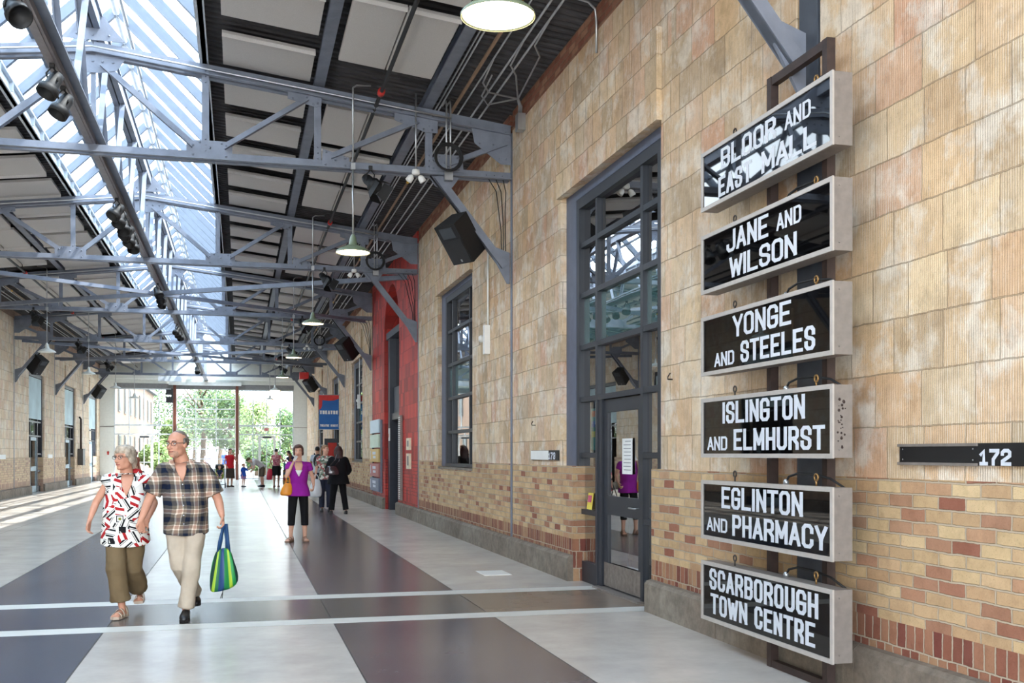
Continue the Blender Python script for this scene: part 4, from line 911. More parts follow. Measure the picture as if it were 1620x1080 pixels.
# ------------------------------------------------------------------ loudspeakers slung under knee braces
def speaker(s, y, lab, red=False):
    cx = CX+s*4.98; cz = 4.63; R = thing('loudspeaker', lab, 'loudspeaker', (cx, y, cz), 'black loudspeakers')
    rot = Matrix.Rotation(-s*0.68, 3, 'Y') @ Matrix.Rotation(0, 3, 'X')
    yaw = Matrix.Rotation(s*0.55, 3, 'Z'); Q = yaw @ rot
    def bx(mb, a, b): 
        x0, y0, z0 = a; x1, y1, z1 = b
        vs = [(x0,y0,z0),(x1,y0,z0),(x1,y1,z0),(x0,y1,z0),(x0,y0,z1),(x1,y0,z1),(x1,y1,z1),(x0,y1,z1)]
        mb.add([Q @ Vector(v) + Vector((cx, y, cz)) for v in vs], [(0,3,2,1),(4,5,6,7),(0,1,5,4),(1,2,6,5),(2,3,7,6),(3,0,4,7)])
    t = MB(); pts = [(-0.19, -0.16), (0.19, -0.2), (0.19, 0.2), (-0.19, 0.16)]
    a = [Q @ Vector((p, q, -0.31)) + Vector((cx, y, cz)) for p, q in ((0.19, -0.15), (-0.19, -0.21), (-0.19, 0.21), (0.19, 0.15))]
    b = [Q @ Vector((p, q, 0.31)) + Vector((cx, y, cz)) for p, q in ((0.19, -0.15), (-0.19, -0.21), (-0.19, 0.21), (0.19, 0.15))]
    if s < 0:
        a = [Q @ Vector((-p, q, -0.31)) + Vector((cx, y, cz)) for p, q in ((0.19, -0.15), (-0.19, -0.21), (-0.19, 0.21), (0.19, 0.15))]; b = [Q @ Vector((-p, q, 0.31)) + Vector((cx, y, cz)) for p, q in ((0.19, -0.15), (-0.19, -0.21), (-0.19, 0.21), (0.19, 0.15))]
    t.loft([a, b], smooth=False); t.build('cabinet', M_BLACK, R)
    e = -s
    t = MB(); bx(t, (e*0.19, -0.19, -0.29), (e*0.205, 0.19, 0.08)); t.build('grille', mat('speaker_grille', (34, 34, 36), 0.7, bump=0.6, bscale=300), R)
    t = MB(); bx(t, (e*0.188, -0.13, 0.11), (e*0.200, 0.13, 0.27)); t.build('horn', mat('horn_grey', (60, 64, 68), 0.35), R)
    t = MB(); bx(t, (e*0.205, -0.03, -0.27), (e*0.209, 0.0, -0.23)); t.build('badge', M_PIPE, R)
    c = Q @ Vector((s*0.19, 0, -0.2))+Vector((cx, y, cz)); c2 = Q @ Vector((s*0.19, 0, 0.24))+Vector((cx, y, cz))
    t = MB(); t.tube([c, (CX+s*5.25, y, 4.72)], 0.035, 8); t.build('bracket', M_BLACK, R)
    t = MB(); t.tube([c2, (CX+s*4.52, y-0.02, 5.5)], 0.014, 6); t.build('hanging_strap', M_BLACK, R)
    if red:
        t = MB(); t.box((cx-0.5, y-0.15, 4.86), (cx-0.1, y+0.15, 5.16)); tag(t.build('red_lamp_box', mat('red_box', (214, 40, 34), 0.5)), 'small red box light beside the farthest loudspeaker on the right', 'box')
speaker(1, YT[1]-0.0, 'big black loudspeaker slung under the second truss brace on the right, nearest')
speaker(1, YT[3], 'black loudspeaker under the fourth truss brace beyond the red bay')
speaker(1, YT[5], 'small distant black loudspeaker by the red box light on the right', True)
speaker(-1, YT[4], 'black loudspeaker on the brace of the left wall')
speaker(-1, YT[6], 'far small black loudspeaker on the left wall brace near the end wall')
# ------------------------------------------------------------------ spotlights
def spot(x, y, z, aim, lab, grp, sc=1.0, barn=False):
    R = thing('spotlight', lab, 'spotlight', (x, y, z), grp); d = Vector(aim).normalized(); Q = d.to_track_quat('Z', 'Y').to_matrix(); o = Vector((x, y, z-0.16*sc))
    t = MB(); t.lathe([(0.0, -0.13*sc), (0.05*sc, -0.12*sc), (0.065*sc, -0.06*sc), (0.065*sc, 0.03*sc), (0.075*sc, 0.035*sc), (0.095*sc, 0.05*sc), (0.095*sc, 0.12*sc), (0.085*sc, 0.12*sc), (0.08*sc, 0.06*sc), (0.0, 0.05*sc)], o, 16, Q); t.build('lamp_housing', M_BLACK, R)
    t = MB(); t.tube([o+Q @ Vector((0.075*sc, 0, -0.02*sc)), o+Vector((0.05*sc, 0, 0.1*sc)), Vector((x, y, z)), o+Vector((-0.05*sc, 0, 0.1*sc)), o+Q @ Vector((-0.075*sc, 0, -0.02*sc))], 0.009*sc, 6); t.build('yoke', M_BLACK, R)
    t = MB(); t.box((x-0.025, y-0.03, z-0.01), (x+0.025, y+0.03, z+0.05)); t.build('clamp', M_BLACK, R)
    if barn:
        t = MB()
        for a in range(4):
            k = Matrix.Rotation(a*PI/2, 3, 'Z'); t.add([o+Q @ (k @ Vector(v))*sc for v in ((-0.09, 0.09, 0.12), (0.09, 0.09, 0.12), (0.11, 0.15, 0.24), (-0.11, 0.15, 0.24))], [(0, 1, 2, 3)])
        t.build('barn_doors', M_BLACK, R, fix=False)
    return R
xt = CX-0.03
ys = [(10.0, 'first'), (11.9, 'second'), (12.6, 'third')]
for y, k in ys: spot(xt, y, 5.58, (-0.4, -0.3, -0.85) if k != 'first' else (0.5, -0.7, -0.7), 'black spotlight on the ridge track, %s from the camera' % k, 'spotlights on the ridge track', 1.15)
cl = [17.9, 18.46, 19.02, 19.58, 20.14, 20.7]
for k, y in enumerate(cl): spot(xt, y, 5.58, (-0.5+0.25*(k % 3), -0.5, -0.8), 'black spotlight in the cluster of six on the ridge track, %s of them' % ORD[k], 'spotlights on the ridge track', 1.15)
for k, y in enumerate((26.6, 27.5, 28.4)): spot(xt, y, 5.58, (0.4-0.3*k, -0.5, -0.8), 'black spotlight in the cluster of three on the ridge track, %s of them' % ORD[k], 'spotlights on the ridge track', 1.15)
for k, y in enumerate((34.8, 35.6, 36.4)): spot(xt, y, 5.58, (-0.4+0.3*k, -0.5, -0.8), 'distant black spotlight of the farther cluster on the ridge track, %s of them' % ORD[k], 'spotlights on the ridge track', 1.15)
spot(xt, 50.8, 5.58, (0.2, -0.5, -0.8), 'farthest black spotlight at the end of the ridge track', 'spotlights on the ridge track', 1.3)
for i in range(1, 6):
    spot(1.78, YT[i]-0.12, 5.50, (0.5, -0.5, -0.6), 'black barn-door spotlight under the right half of the %s truss' % ORD[i], 'truss spotlights', 1.1, True)
    if i > 1: spot(-5.5, YT[i]-0.12, 5.50, (0.5, -0.4, -0.6), 'black barn-door spotlight under the left half of the %s truss' % ORD[i], 'truss spotlights', 1.1, True)
# floodlight on the end wall post
R = thing('floodlight', 'blue-black floodlight fixed to the brown post of the end wall', 'floodlight', (-3.8, YE-0.3, 4.9)); t = MB(); t.box((-4.05, YE-0.45, 4.85), (-3.75, YE-0.2, 5.15)); t.build('lamp_housing', M_BLACK, R)
t = MB(); t.box((-4.05, YE-0.45, 4.4), (-3.75, YE-0.2, 4.75)); t.build('lamp_housing', M_BLACK, R); t = MB(); t.box((-3.76, YE-0.35, 4.4), (-3.66, YE-0.1, 5.2)); t.build('bracket', M_BLACK, R)
# white twin emergency heads and cable coils at trusses
for i in (1, 2, 4):
    x, y, z = 2.42, YT[i]-0.13, 5.47; R = thing('emergency_light', 'white twin-head emergency light under the right end of the %s truss' % ORD[i], 'lamp', (x, y, z), 'white emergency lights')
    t = MB(); t.lathe([(0.05, 0), (0.06, 0.02), (0.05, 0.07), (0.0, 0.08)], (x, y, z), 14); t.build('base', M_WHITE, R)
    for k, a in ((1, 0.05), (-1, -0.05)):
        t = MB(); t.lathe([(0.02, 0), (0.045, 0.03), (0.05, 0.1), (0.04, 0.105), (0, 0.1)], (x+a, y, z-0.01), 12, Matrix.Rotation(PI-k*0.6, 3, 'Y')); t.build('lamp_head', M_WHITE, R)
    t = MB(); t.tube([(x, y, z+0.07), (x, y, deck(4.3)-0.05)], 0.012, 8); t.build('stem', M_PIPE, R)
    x2 = x+0.47; R = thing('junction_box', 'grey conduit box with twin risers on the %s truss, right end' % ORD[i], 'electrical box', (x2, y, 5.45), 'conduit boxes on the trusses')
    t = MB(); t.box((x2-0.06, y-0.04, 5.42), (x2+0.06, y+0.04, 5.54)); t.build('box', M_PIPE, R)
    for a in (-0.03, 0.03):
        t = MB(); t.tube([(x2+a, y, 5.54), (x2+a, y, deck(4.8)-0.1), (x2+a, y+0.04, deck(4.8)-0.04), (x2+a, y+0.3, deck(4.8)-0.03)], 0.012, 8); t.build('conduit', M_PIPE, R)
    t = MB()
    for q in range(4): t.tube([(x2-0.02+(0.17+0.012*q)*math.cos(a*PI/9), y-0.09-0.012*q, 5.72+(0.17+0.01*q)*math.sin(a*PI/9)) for a in range(19)], 0.009, 6, caps=False)
    tag(t.build('cable_coil', M_BLACK), 'coil of black cable hung on the right end of the %s truss' % ORD[i], 'cable', 'cable coils')
# conduit that bends into a box above the wall near the second truss
R = thing('junction_box', 'grey steel box where several bent conduits meet at the top of the right wall', 'electrical box', (3.8, 14.2, 6.1))
t = MB(); t.box((3.74, 14.1, 6.02), (3.85, 14.25, 6.25)); t.build('box', M_PIPE, R)
for k, (d, yy) in enumerate(((5.32, 12.2), (5.2, 12.9), (5.0, 13.6), (5.1, 14.1))):
    t = MB(); zt = deck(5.5)-0.09; t.tube([(CX+d, yy-0.6, deck(d)-0.06), (CX+d, yy, zt), (CX+d+0.15, yy+0.3, zt-0.01), (3.72, 14.05-0.02*k, zt-0.03), (3.77+0.012*k, 14.15, zt-0.08), (3.77+0.012*k, 14.17, 6.25)], 0.012, 8); t.build('conduit', M_PIPE, R)
t = MB(); t.tube([(3.4, 10.9, 6.50), (3.7, 10.95, 6.47), (3.8, 11.0, 6.42), (3.82, 11.02, 6.3), (3.82, 11.02, 5.95)], 0.013, 8); tag(t.build('conduit', M_PIPE), 'bent steel conduit dropping onto the top of the right wall above the near door', 'pipe')
# white conduits with boxes on the wall
for (y, z0, lb) in ((16.3, 3.1, 'white wall conduit with a long white sensor box beside the first tall window'), (34.8, 3.0, 'white wall conduit with a sensor box beyond the red bay'), (42.5, 2.55, 'white wall conduit with a box beside the blue banner')):
    R = thing('wall_sensor', lb, 'sensor', (3.8, y, z0), 'white wall sensors')
    t = MB(); t.tube([(3.83, y, z0+0.45), (3.83, y, 4.75)], 0.016, 8); t.build('conduit', M_WHITE, R)
    t = MB(); t.box((3.76, y-0.06, z0), (3.85, y+0.06, z0+0.46)); t.build('box', M_WHITE, R)
    t = MB(); t.ball((3.8, y+0.35, z0+0.28), (0.05, 0.05, 0.06)); t.tube([(3.85, y+0.35, z0+0.28), (3.8, y+0.35, z0+0.28)], 0.03, 8); t.build('sensor_head', M_WHITE, R)
# dangling black wires on the far side of each right column
for i in (1, 2, 3):
    for k in range(3 if i == 1 else 4):
        t = MB(); y = YT[i]+0.25+0.12*k; a = 0.12*k; t.tube([(3.7-a, YT[i]-0.05, 5.56), (3.78-a*0.6, YT[i]+0.05, 5.35), (3.82, y, 5.1-a), (3.83, y+0.03, 4.7), (3.82, y-0.05, 4.35)], 0.007, 5)
        tag(t.build('wire', M_BLACK), 'thin black wire looping down the wall behind the %s truss, %s of its bunch' % (ORD[i], ORD[k]), 'wire', 'loose wires at the trusses')
# ------------------------------------------------------------------ red bay fittings
R = thing('directory_sign', 'stack of five coloured square plaques on a grey rail left of the red doorway', 'sign', (3.8, 30.3, 0.4))
t = MB(); t.box((3.80, 29.15, 0.42), (3.84, 29.3, 2.46)); t.box((3.80, 31.1, 0.42), (3.84, 31.2, 2.46)); t.build('rail', M_STEEL, R)
for k, c in enumerate(((206, 222, 228), (204, 220, 198), (214, 178, 108), (182, 110, 106), (116, 124, 142))):
    z1 = 2.48-k*0.415; t = MB(); t.box((3.755, 29.35, z1-0.375), (3.80, 31.3, z1)); pl = t.build('plaque', mat('plaque%d' % k, c, 0.5, var=0.05), R)
    pl['label'] = ['pale blue plaque', 'pale green plaque', 'ochre plaque with white print', 'rose plaque with white print', 'slate grey plaque with white print'][k]
    if k >= 2:
        t = MB(); t.box((3.753, 30.0, z1-0.16), (3.755, 30.7, z1-0.08)); t.box((3.753, 30.0, z1-0.27), (3.755, 30.6, z1-0.2)); t.box((3.753, 31.1, z1-0.3), (3.755, 31.2, z1-0.05)); t.build('print', M_LETTER, pl)
R = thing('vertical_strip', 'tall narrow white ribbed strip on the red wall right of the doorway', 'strip', (3.8, 25.55, 0.35)); t = MB(); t.box((3.78, 25.42, 0.38), (3.84, 25.75, 2.45)); t.build('board', M_ALU, R)
t = MB()
for k in range(42): t.box((3.775, 25.44, 0.42+k*0.048), (3.781, 25.73, 0.435+k*0.048))
t.build('ribs', M_WHITE, R)
for k, (z0, z1, lb) in enumerate(((1.6, 1.88, 'upper cream box on the red wall'), (1.16, 1.52, 'lower cream box on the red wall'))):
    R = thing('wall_controller', lb, 'box', (3.82, 24.35, z0), 'cream control boxes'); t = MB(); t.box((3.80, 24.15, z0), (3.85, 24.6, z1)); t.build('box', mat('cream_plastic', (226, 214, 186), 0.5), R); t = MB(); t.box((3.795, 24.25, z0+0.08), (3.80, 24.45, z1-0.06)); t.build('display', M_ALU, R)
R = thing('card_reader', 'white card reader with red mark on the dark post of the red doorway', 'box', (3.9, 28.3, 1.9)); t = MB(); t.box((3.905, 28.25, 1.86), (3.93, 28.42, 2.2)); t.build('box', M_WHITE, R); t = MB(); t.box((3.90, 28.3, 1.95), (3.905, 28.36, 2.05)); t.build('mark', mat('red_paint', (190, 40, 34), 0.5), R)
# banner and poster board
R = thing('banner', 'blue THEATRE DIRECT banner with a red curved top hung out from the right wall', 'banner', (3.4, 42.0, 2.5))
t = MB(); t.box((3.03, 41.99, 2.48), (3.80, 42.01, 3.82)); t.build('cloth', mat('banner_blue', (24, 96, 168), 0.6, var=0.15, nscale=1.5), R)
t = MB(); t.prism([(3.03, 3.82), (3.80, 3.82), (3.80, 3.68), (3.6, 3.61), (3.4, 3.60), (3.16, 3.62), (3.15, 3.4), (3.1, 3.28), (3.03, 3.24)], 'y', 41.98, 42.02); t.build('red_swoosh', mat('banner_red', (206, 48, 44), 0.6), R)
t = MB(); write(t, 'THEATRE', lambda x, z: (x, 41.975, z), 3.06, 3.77, 3.07, 0.14, 0.03); write(t, 'THEATRE DIRECT', lambda x, z: (x, 41.975, z), 3.07, 3.77, 2.58, 0.085, 0.018); t.build('lettering', M_WHITE, R, fix=False)
t = MB(); t.tube([(3.0, 42.0, 3.83), (3.85, 42.0, 3.83)], 0.015, 6); t.tube([(3.0, 42.0, 2.47), (3.85, 42.0, 2.47)], 0.015, 6); t.build('rod', M_PIPE, R)
R = thing('poster_board', 'black framed board with a red poster by the right wall under the blue banner', 'board', (3.5, 42.6, 0)); t = MB(); t.box((3.3, 42.7, 0), (3.83, 42.8, 2.12)); t.build('board', M_FRAME, R)
t = MB(); t.box((3.43, 42.69, 0.9), (3.78, 42.70, 1.95)); t.build('poster', mat('poster_red', (176, 36, 26), 0.6), R)
# exit sign
R = thing('exit_sign', 'white EXIT sign with red letters hung above the right end doors', 'sign', (1.52, YE-0.15, 2.8)); t = MB(); t.box((1.37, YE-0.2, 2.80), (1.67, YE-0.12, 3.02)); t.tube([(1.52, YE-0.16, 3.0), (1.52, YE-0.16, 3.13), (1.52, YE, 3.13)], 0.012, 6); t.build('casing', M_WHITE, R)
t = MB(); write(t, 'EXIT', lambda x, z: (x, YE-0.203, z), 1.40, 1.64, 2.84, 0.14, 0.019); t.build('lettering', mat('exit_red', (220, 40, 36), 0.5), R, fix=False)
# fire alarm bell and electric cabinet on the left
t = MB(); t.box((-7.2, YE-0.05, 1.45), (-7.12, YE, 1.65)); t.box((-7.22, YE-0.06, 1.55), (-7.1, YE-0.05, 1.6)); tag(t.build('fire_alarm', mat('red_paint', (190, 40, 34), 0.5)), 'small red fire alarm on the white end wall at the left', 'alarm')
R = thing('electric_cabinet', 'tall grey electric box with a brown conduit on the left wall', 'electrical box', (XL, 55.0, 0.8)); t = MB(); t.box((XL, 54.6, 0.95), (XL+0.25, 55.3, 1.75)); t.build('cabinet', mat('dark_grey_metal', (74, 70, 68), 0.5), R)
t = MB(); t.tube([(XL+0.1, 55, 1.75), (XL+0.1, 55, 3.2), (XL+0.02, 55, 3.3)], 0.05, 8); t.build('conduit', M_RUST, R)
for y in (37.3, 46.4): 
    t = MB(); t.box((XL, y, 1.33), (XL+0.03, y+1.0, 1.48)); tag(t.build('number_plate', M_WHITE), 'blank white unit plate on the left wall, %s of two' % ('nearer' if y < 40 else 'farther'), 'number plate', 'white plates on the left wall')
R = thing('unit_heater', 'small grey box unit hung beneath the farthest truss beside the track', 'heater', (-3.45, 56.2, 5.2)); t = MB(); t.box((-4.0, 56.2, 5.2), (-2.9, 56.6, 5.44)); t.build('casing', M_PALEST, R)
for x in (-3.9, -3.0): t = MB(); t.tube([(x, 56.4, 5.44), (x, 56.4, 5.52)], 0.012, 6); t.build('hanger', M_PIPE, R)
# ------------------------------------------------------------------ people
def sskin(name, rgb): return mat(name, rgb, 0.55, var=0.06, nscale=14, bump=0.05, bscale=120)
SK = sskin('skin_ruddy', (206, 150, 124)); SK2 = sskin('skin_light', (222, 172, 146)); SK3 = sskin('skin_tan', (190, 140, 112))
def capsule(mb, p, q, r0, r1, n=10):
    p = Vector(p); q = Vector(q); mb.ball(p, r0, n, 7); mb.ball(q, r1, n, 7)
    if (q-p).length > 1e-4: mb.tube([p, q], [r0, r1], n)
def remesh(o, vox, it=6, fac=0.5, disp=None):
    m = o.modifiers.new('skin', 'REMESH'); m.mode = 'VOXEL'; m.voxel_size = vox; m.use_smooth_shade = True
    s = o.modifiers.new('soft', 'SMOOTH'); s.factor = fac; s.iterations = it
    if disp:
        tx = bpy.data.textures.get('folds') or bpy.data.textures.new('folds', 'CLOUDS'); tx.noise_scale = 0.16; tx.noise_depth = 2
        d = o.modifiers.new('folds', 'DISPLACE'); d.texture = tx; d.strength = disp; d.mid_level = 0.5
    return o
def hand(mb, w, d, nrm, side, k=1.0, curl=0.5, spread=0.18, thumb=True):
    """w wrist, d finger direction, nrm palm normal (towards the curl)"""
    w = Vector(w); d = Vector(d).normalized(); nrm = (Vector(nrm) - d*Vector(nrm).dot(d)).normalized(); s = d.cross(nrm)*side
    pc = w+d*0.05*k
    for a in (-1, -0.33, 0.33, 1): capsule(mb, w+s*a*0.016*k, w+d*0.088*k+s*a*0.03*k, 0.017*k, 0.0135*k, 8)
    for i, (a, L) in enumerate(((-1, 0.062), (-0.35, 0.078), (0.35, 0.083), (1.05, 0.074))):
        b = w+d*0.088*k+s*a*0.03*k; dd = (d+s*a*spread*0.6).normalized(); rad = 0.0092*k; c = 0.0
        pts = [b]; 
        for f, seg in enumerate((0.42, 0.32, 0.26)):
            c += curl*(0.8 if f == 0 else 1.0)*(1+0.08*i); v = dd*math.cos(c)+nrm*math.sin(c); pts.append(pts[-1]+v*L*seg*k)
        for f in range(3): capsule(mb, pts[f], pts[f+1], rad*(1-0.08*f), rad*(1-0.08*(f+1)), 8)
    b = w+d*0.028*k+s*0.03*k; v = (s*0.8+d*0.75+nrm*0.35).normalized(); p2 = b+v*0.04*k; v2 = (d*0.9+nrm*0.5+s*0.2).normalized()
    capsule(mb, b, p2, 0.0145*k, 0.0115*k, 8); capsule(mb, p2, p2+v2*0.032*k, 0.0112*k, 0.0085*k, 8)
def frame(face, tilt=0.0):
    """matrix with columns (right, forward, up) of a head"""
    f = Vector((face[0], face[1], 0)).normalized(); u = Vector((0, 0, 1)); r = f.cross(u)
    f2 = f*math.cos(tilt)+u*math.sin(tilt); u2 = r.cross(f2)
    return Matrix((r, f2, u2)).transposed()
def head_geo(mb, c, k, R, male=True, open_mouth=False):
    P = lambda x, y, z: Vector(c)+R @ (Vector((x, y, z))*k)
    B = lambda p, r, n=14, m=10: mb.ball(P(*p), tuple(q*k for q in r), n, m, R)
    B((0, -0.014, 0.028), (0.076, 0.094, 0.088), 18, 12)
    B((0, 0.026, -0.02), (0.060, 0.066, 0.085), 16, 10)
    B((0, 0.030, -0.062), (0.050 if male else 0.044, 0.052, 0.045)); B((0, 0.066, -0.092), (0.024, 0.02, 0.018))
    for s in (1, -1):
        B((s*0.030, 0.060, -0.022), (0.026, 0.024, 0.028)); B((s*0.078, -0.008, -0.002), (0.010, 0.019, 0.031), 10, 8)
        B((s*0.042, 0.012, -0.06), (0.022, 0.04, 0.03))
        B((s*0.012, 0.098, -0.030), (0.008, 0.010, 0.007), 8, 6)
    B((0, 0.078, 0.030), (0.055, 0.014, 0.012)); 
    for i in range(5): B((0, 0.086+0.006*i, 0.016-0.011*i), (0.0075+0.0012*i, 0.012, 0.010), 8, 6)
    B((0, 0.104, -0.028), (0.0125, 0.012, 0.010), 8, 6)
    B((0, 0.086, -0.052), (0.022, 0.010, 0.0055), 8, 6); B((0, 0.084, -0.066), (0.019, 0.011, 0.0065), 8, 6)
    return P
def face_bits(P, k, R, root, lipc=(168, 96, 86), brow=(110, 90, 74), eyec=(40, 32, 28)):
    for s in (1, -1):
        t = MB(); t.ball(P(s*0.031, 0.081, 0.008), (0.0135*k, 0.006*k, 0.0075*k), 10, 8, R); t.build('eye', mat('eye_white', (226, 220, 214), 0.3), root)
        t = MB(); t.ball(P(s*0.031, 0.0855, 0.008), (0.006*k, 0.004*k, 0.006*k), 8, 6, R); t.build('iris', mat('iris_dark', eyec, 0.2), root)
        t = MB(); t.tube([P(s*0.014, 0.0925, 0.026), P(s*0.032, 0.0905, 0.032), P(s*0.05, 0.079, 0.026)], 0.0032*k, 6); t.build('eyebrow', mat('brow%d' % brow[0], brow, 0.8), root)
    t = MB(); t.tube([P(-0.024, 0.084, -0.0565), P(-0.01, 0.0955, -0.059), P(0.01, 0.0955, -0.059), P(0.024, 0.084, -0.0565)], [0.003*k, 0.0055*k, 0.0055*k, 0.003*k], 8); t.build('mouth', mat('lips%d' % lipc[0], lipc, 0.5), root)
def glasses(P, k, root, col=(50, 40, 44), r=0.023):
    t = MB()
    for s in (1, -1):
        t.tube([P(s*0.033+r*math.cos(a*PI/8), 0.101-0.006*abs(math.cos(a*PI/8)), 0.006+r*0.72*math.sin(a*PI/8)) for a in range(17)], 0.0018*k, 6, caps=False)
        t.tube([P(s*0.055, 0.094, 0.014), P(s*0.072, 0.07, 0.014), P(s*0.083, -0.01, 0.012)], 0.0022*k, 6)
    t.tube([P(-0.011, 0.103, 0.01), P(0, 0.106, 0.013), P(0.011, 0.103, 0.01)], 0.002*k, 6)
    return t.build('glasses', mat('spectacle_frame', col, 0.3, 0.4), root)
def hair_shell(P, k, R, root, m, style, vox=0.008):
    t = MB(); B = lambda p, r, n=16, mm=10: t.ball(P(*p), tuple(q*k for q in r), n, mm, R)
    if style == 'bald':          # short fringe round the back and sides, thin on top
        B((0, -0.045, 0.030), (0.080, 0.070, 0.078)); 
        for s in (1, -1): B((s*0.070, -0.016, 0.018), (0.014, 0.032, 0.040)); B((s*0.072, 0.0, 0.035), (0.012, 0.018, 0.022))
        B((0, -0.025, 0.075), (0.062, 0.07, 0.047))
    elif style == 'bun':         # grey hair swept back to a low bun
        B((0, -0.026, 0.042), (0.088, 0.098, 0.088)); B((0, 0.036, 0.088), (0.070, 0.046, 0.036)); B((0, 0.066, 0.064), (0.056, 0.022, 0.028))
        for s in (1, -1): B((s*0.070, 0.02, 0.045), (0.018, 0.036, 0.045)); B((s*0.07, -0.02, 0.0), (0.02, 0.04, 0.05))
        B((0, -0.115, -0.03), (0.042, 0.036, 0.052)); B((0, -0.09, 0.0), (0.05, 0.04, 0.05)); B((0, -0.11, -0.075), (0.03, 0.026, 0.03))
    elif style == 'short':       # wavy short crop
        B((0, -0.03, 0.040), (0.090, 0.096, 0.092)); B((0, 0.04, 0.098), (0.07, 0.042, 0.03)); B((0.02, 0.066, 0.085), (0.05, 0.026, 0.024))
        for s in (1, -1): B((s*0.076, 0.018, 0.03), (0.018, 0.034, 0.05)); B((s*0.072, -0.03, -0.03), (0.024, 0.045, 0.05))
    elif style == 'crop':
        B((0, -0.026, 0.038), (0.083, 0.094, 0.088)); B((0, 0.03, 0.092), (0.066, 0.045, 0.026))
    elif style == 'long':
        B((0, -0.03, 0.035), (0.095, 0.102, 0.098)); B((0, -0.07, -0.09), (0.115, 0.065, 0.12)); B((0, -0.085, -0.19), (0.125, 0.06, 0.10))
        for s in (1, -1): B((s*0.085, -0.02, -0.05), (0.035, 0.05, 0.10))
    elif style == 'tail':
        B((0, -0.026, 0.038), (0.086, 0.094, 0.088)); B((0, 0.035, 0.09), (0.064, 0.042, 0.026)); B((0, -0.11, 0.02), (0.04, 0.035, 0.045)); B((0.03, -0.115, -0.08), (0.03, 0.028, 0.10)); B((0.05, -0.09, -0.17), (0.022, 0.022, 0.07))
    elif style == 'tails2':
        B((0, -0.026, 0.038), (0.086, 0.094, 0.088)); B((0, 0.035, 0.09), (0.064, 0.042, 0.026)); B((-0.07, -0.08, 0.02), (0.035, 0.035, 0.04)); B((0.07, -0.08, 0.02), (0.035, 0.035, 0.04))
    o = t.build('hair', m, root); return remesh(o, vox, 3, 0.4, disp=0.008 if vox < 0.012 else None)
def hairmat(name, rgb):
    if name in MATS: return MATS[name]
    m = mat(name, rgb, 0.5, var=0.35, nscale=30, bump=0.7, bscale=130); return m
def ringpts(c, ax, ay, rx, ry, n=20, pw=2.3):
    out = []
    for j in range(n):
        a = 2*PI*j/n; cx_, sy = math.cos(a), math.sin(a)
        out.append(Vector(c)+ax*(rx*math.copysign(abs(cx_)**(2/pw), cx_))+ay*(ry*math.copysign(abs(sy)**(2/pw), sy)))
    return out

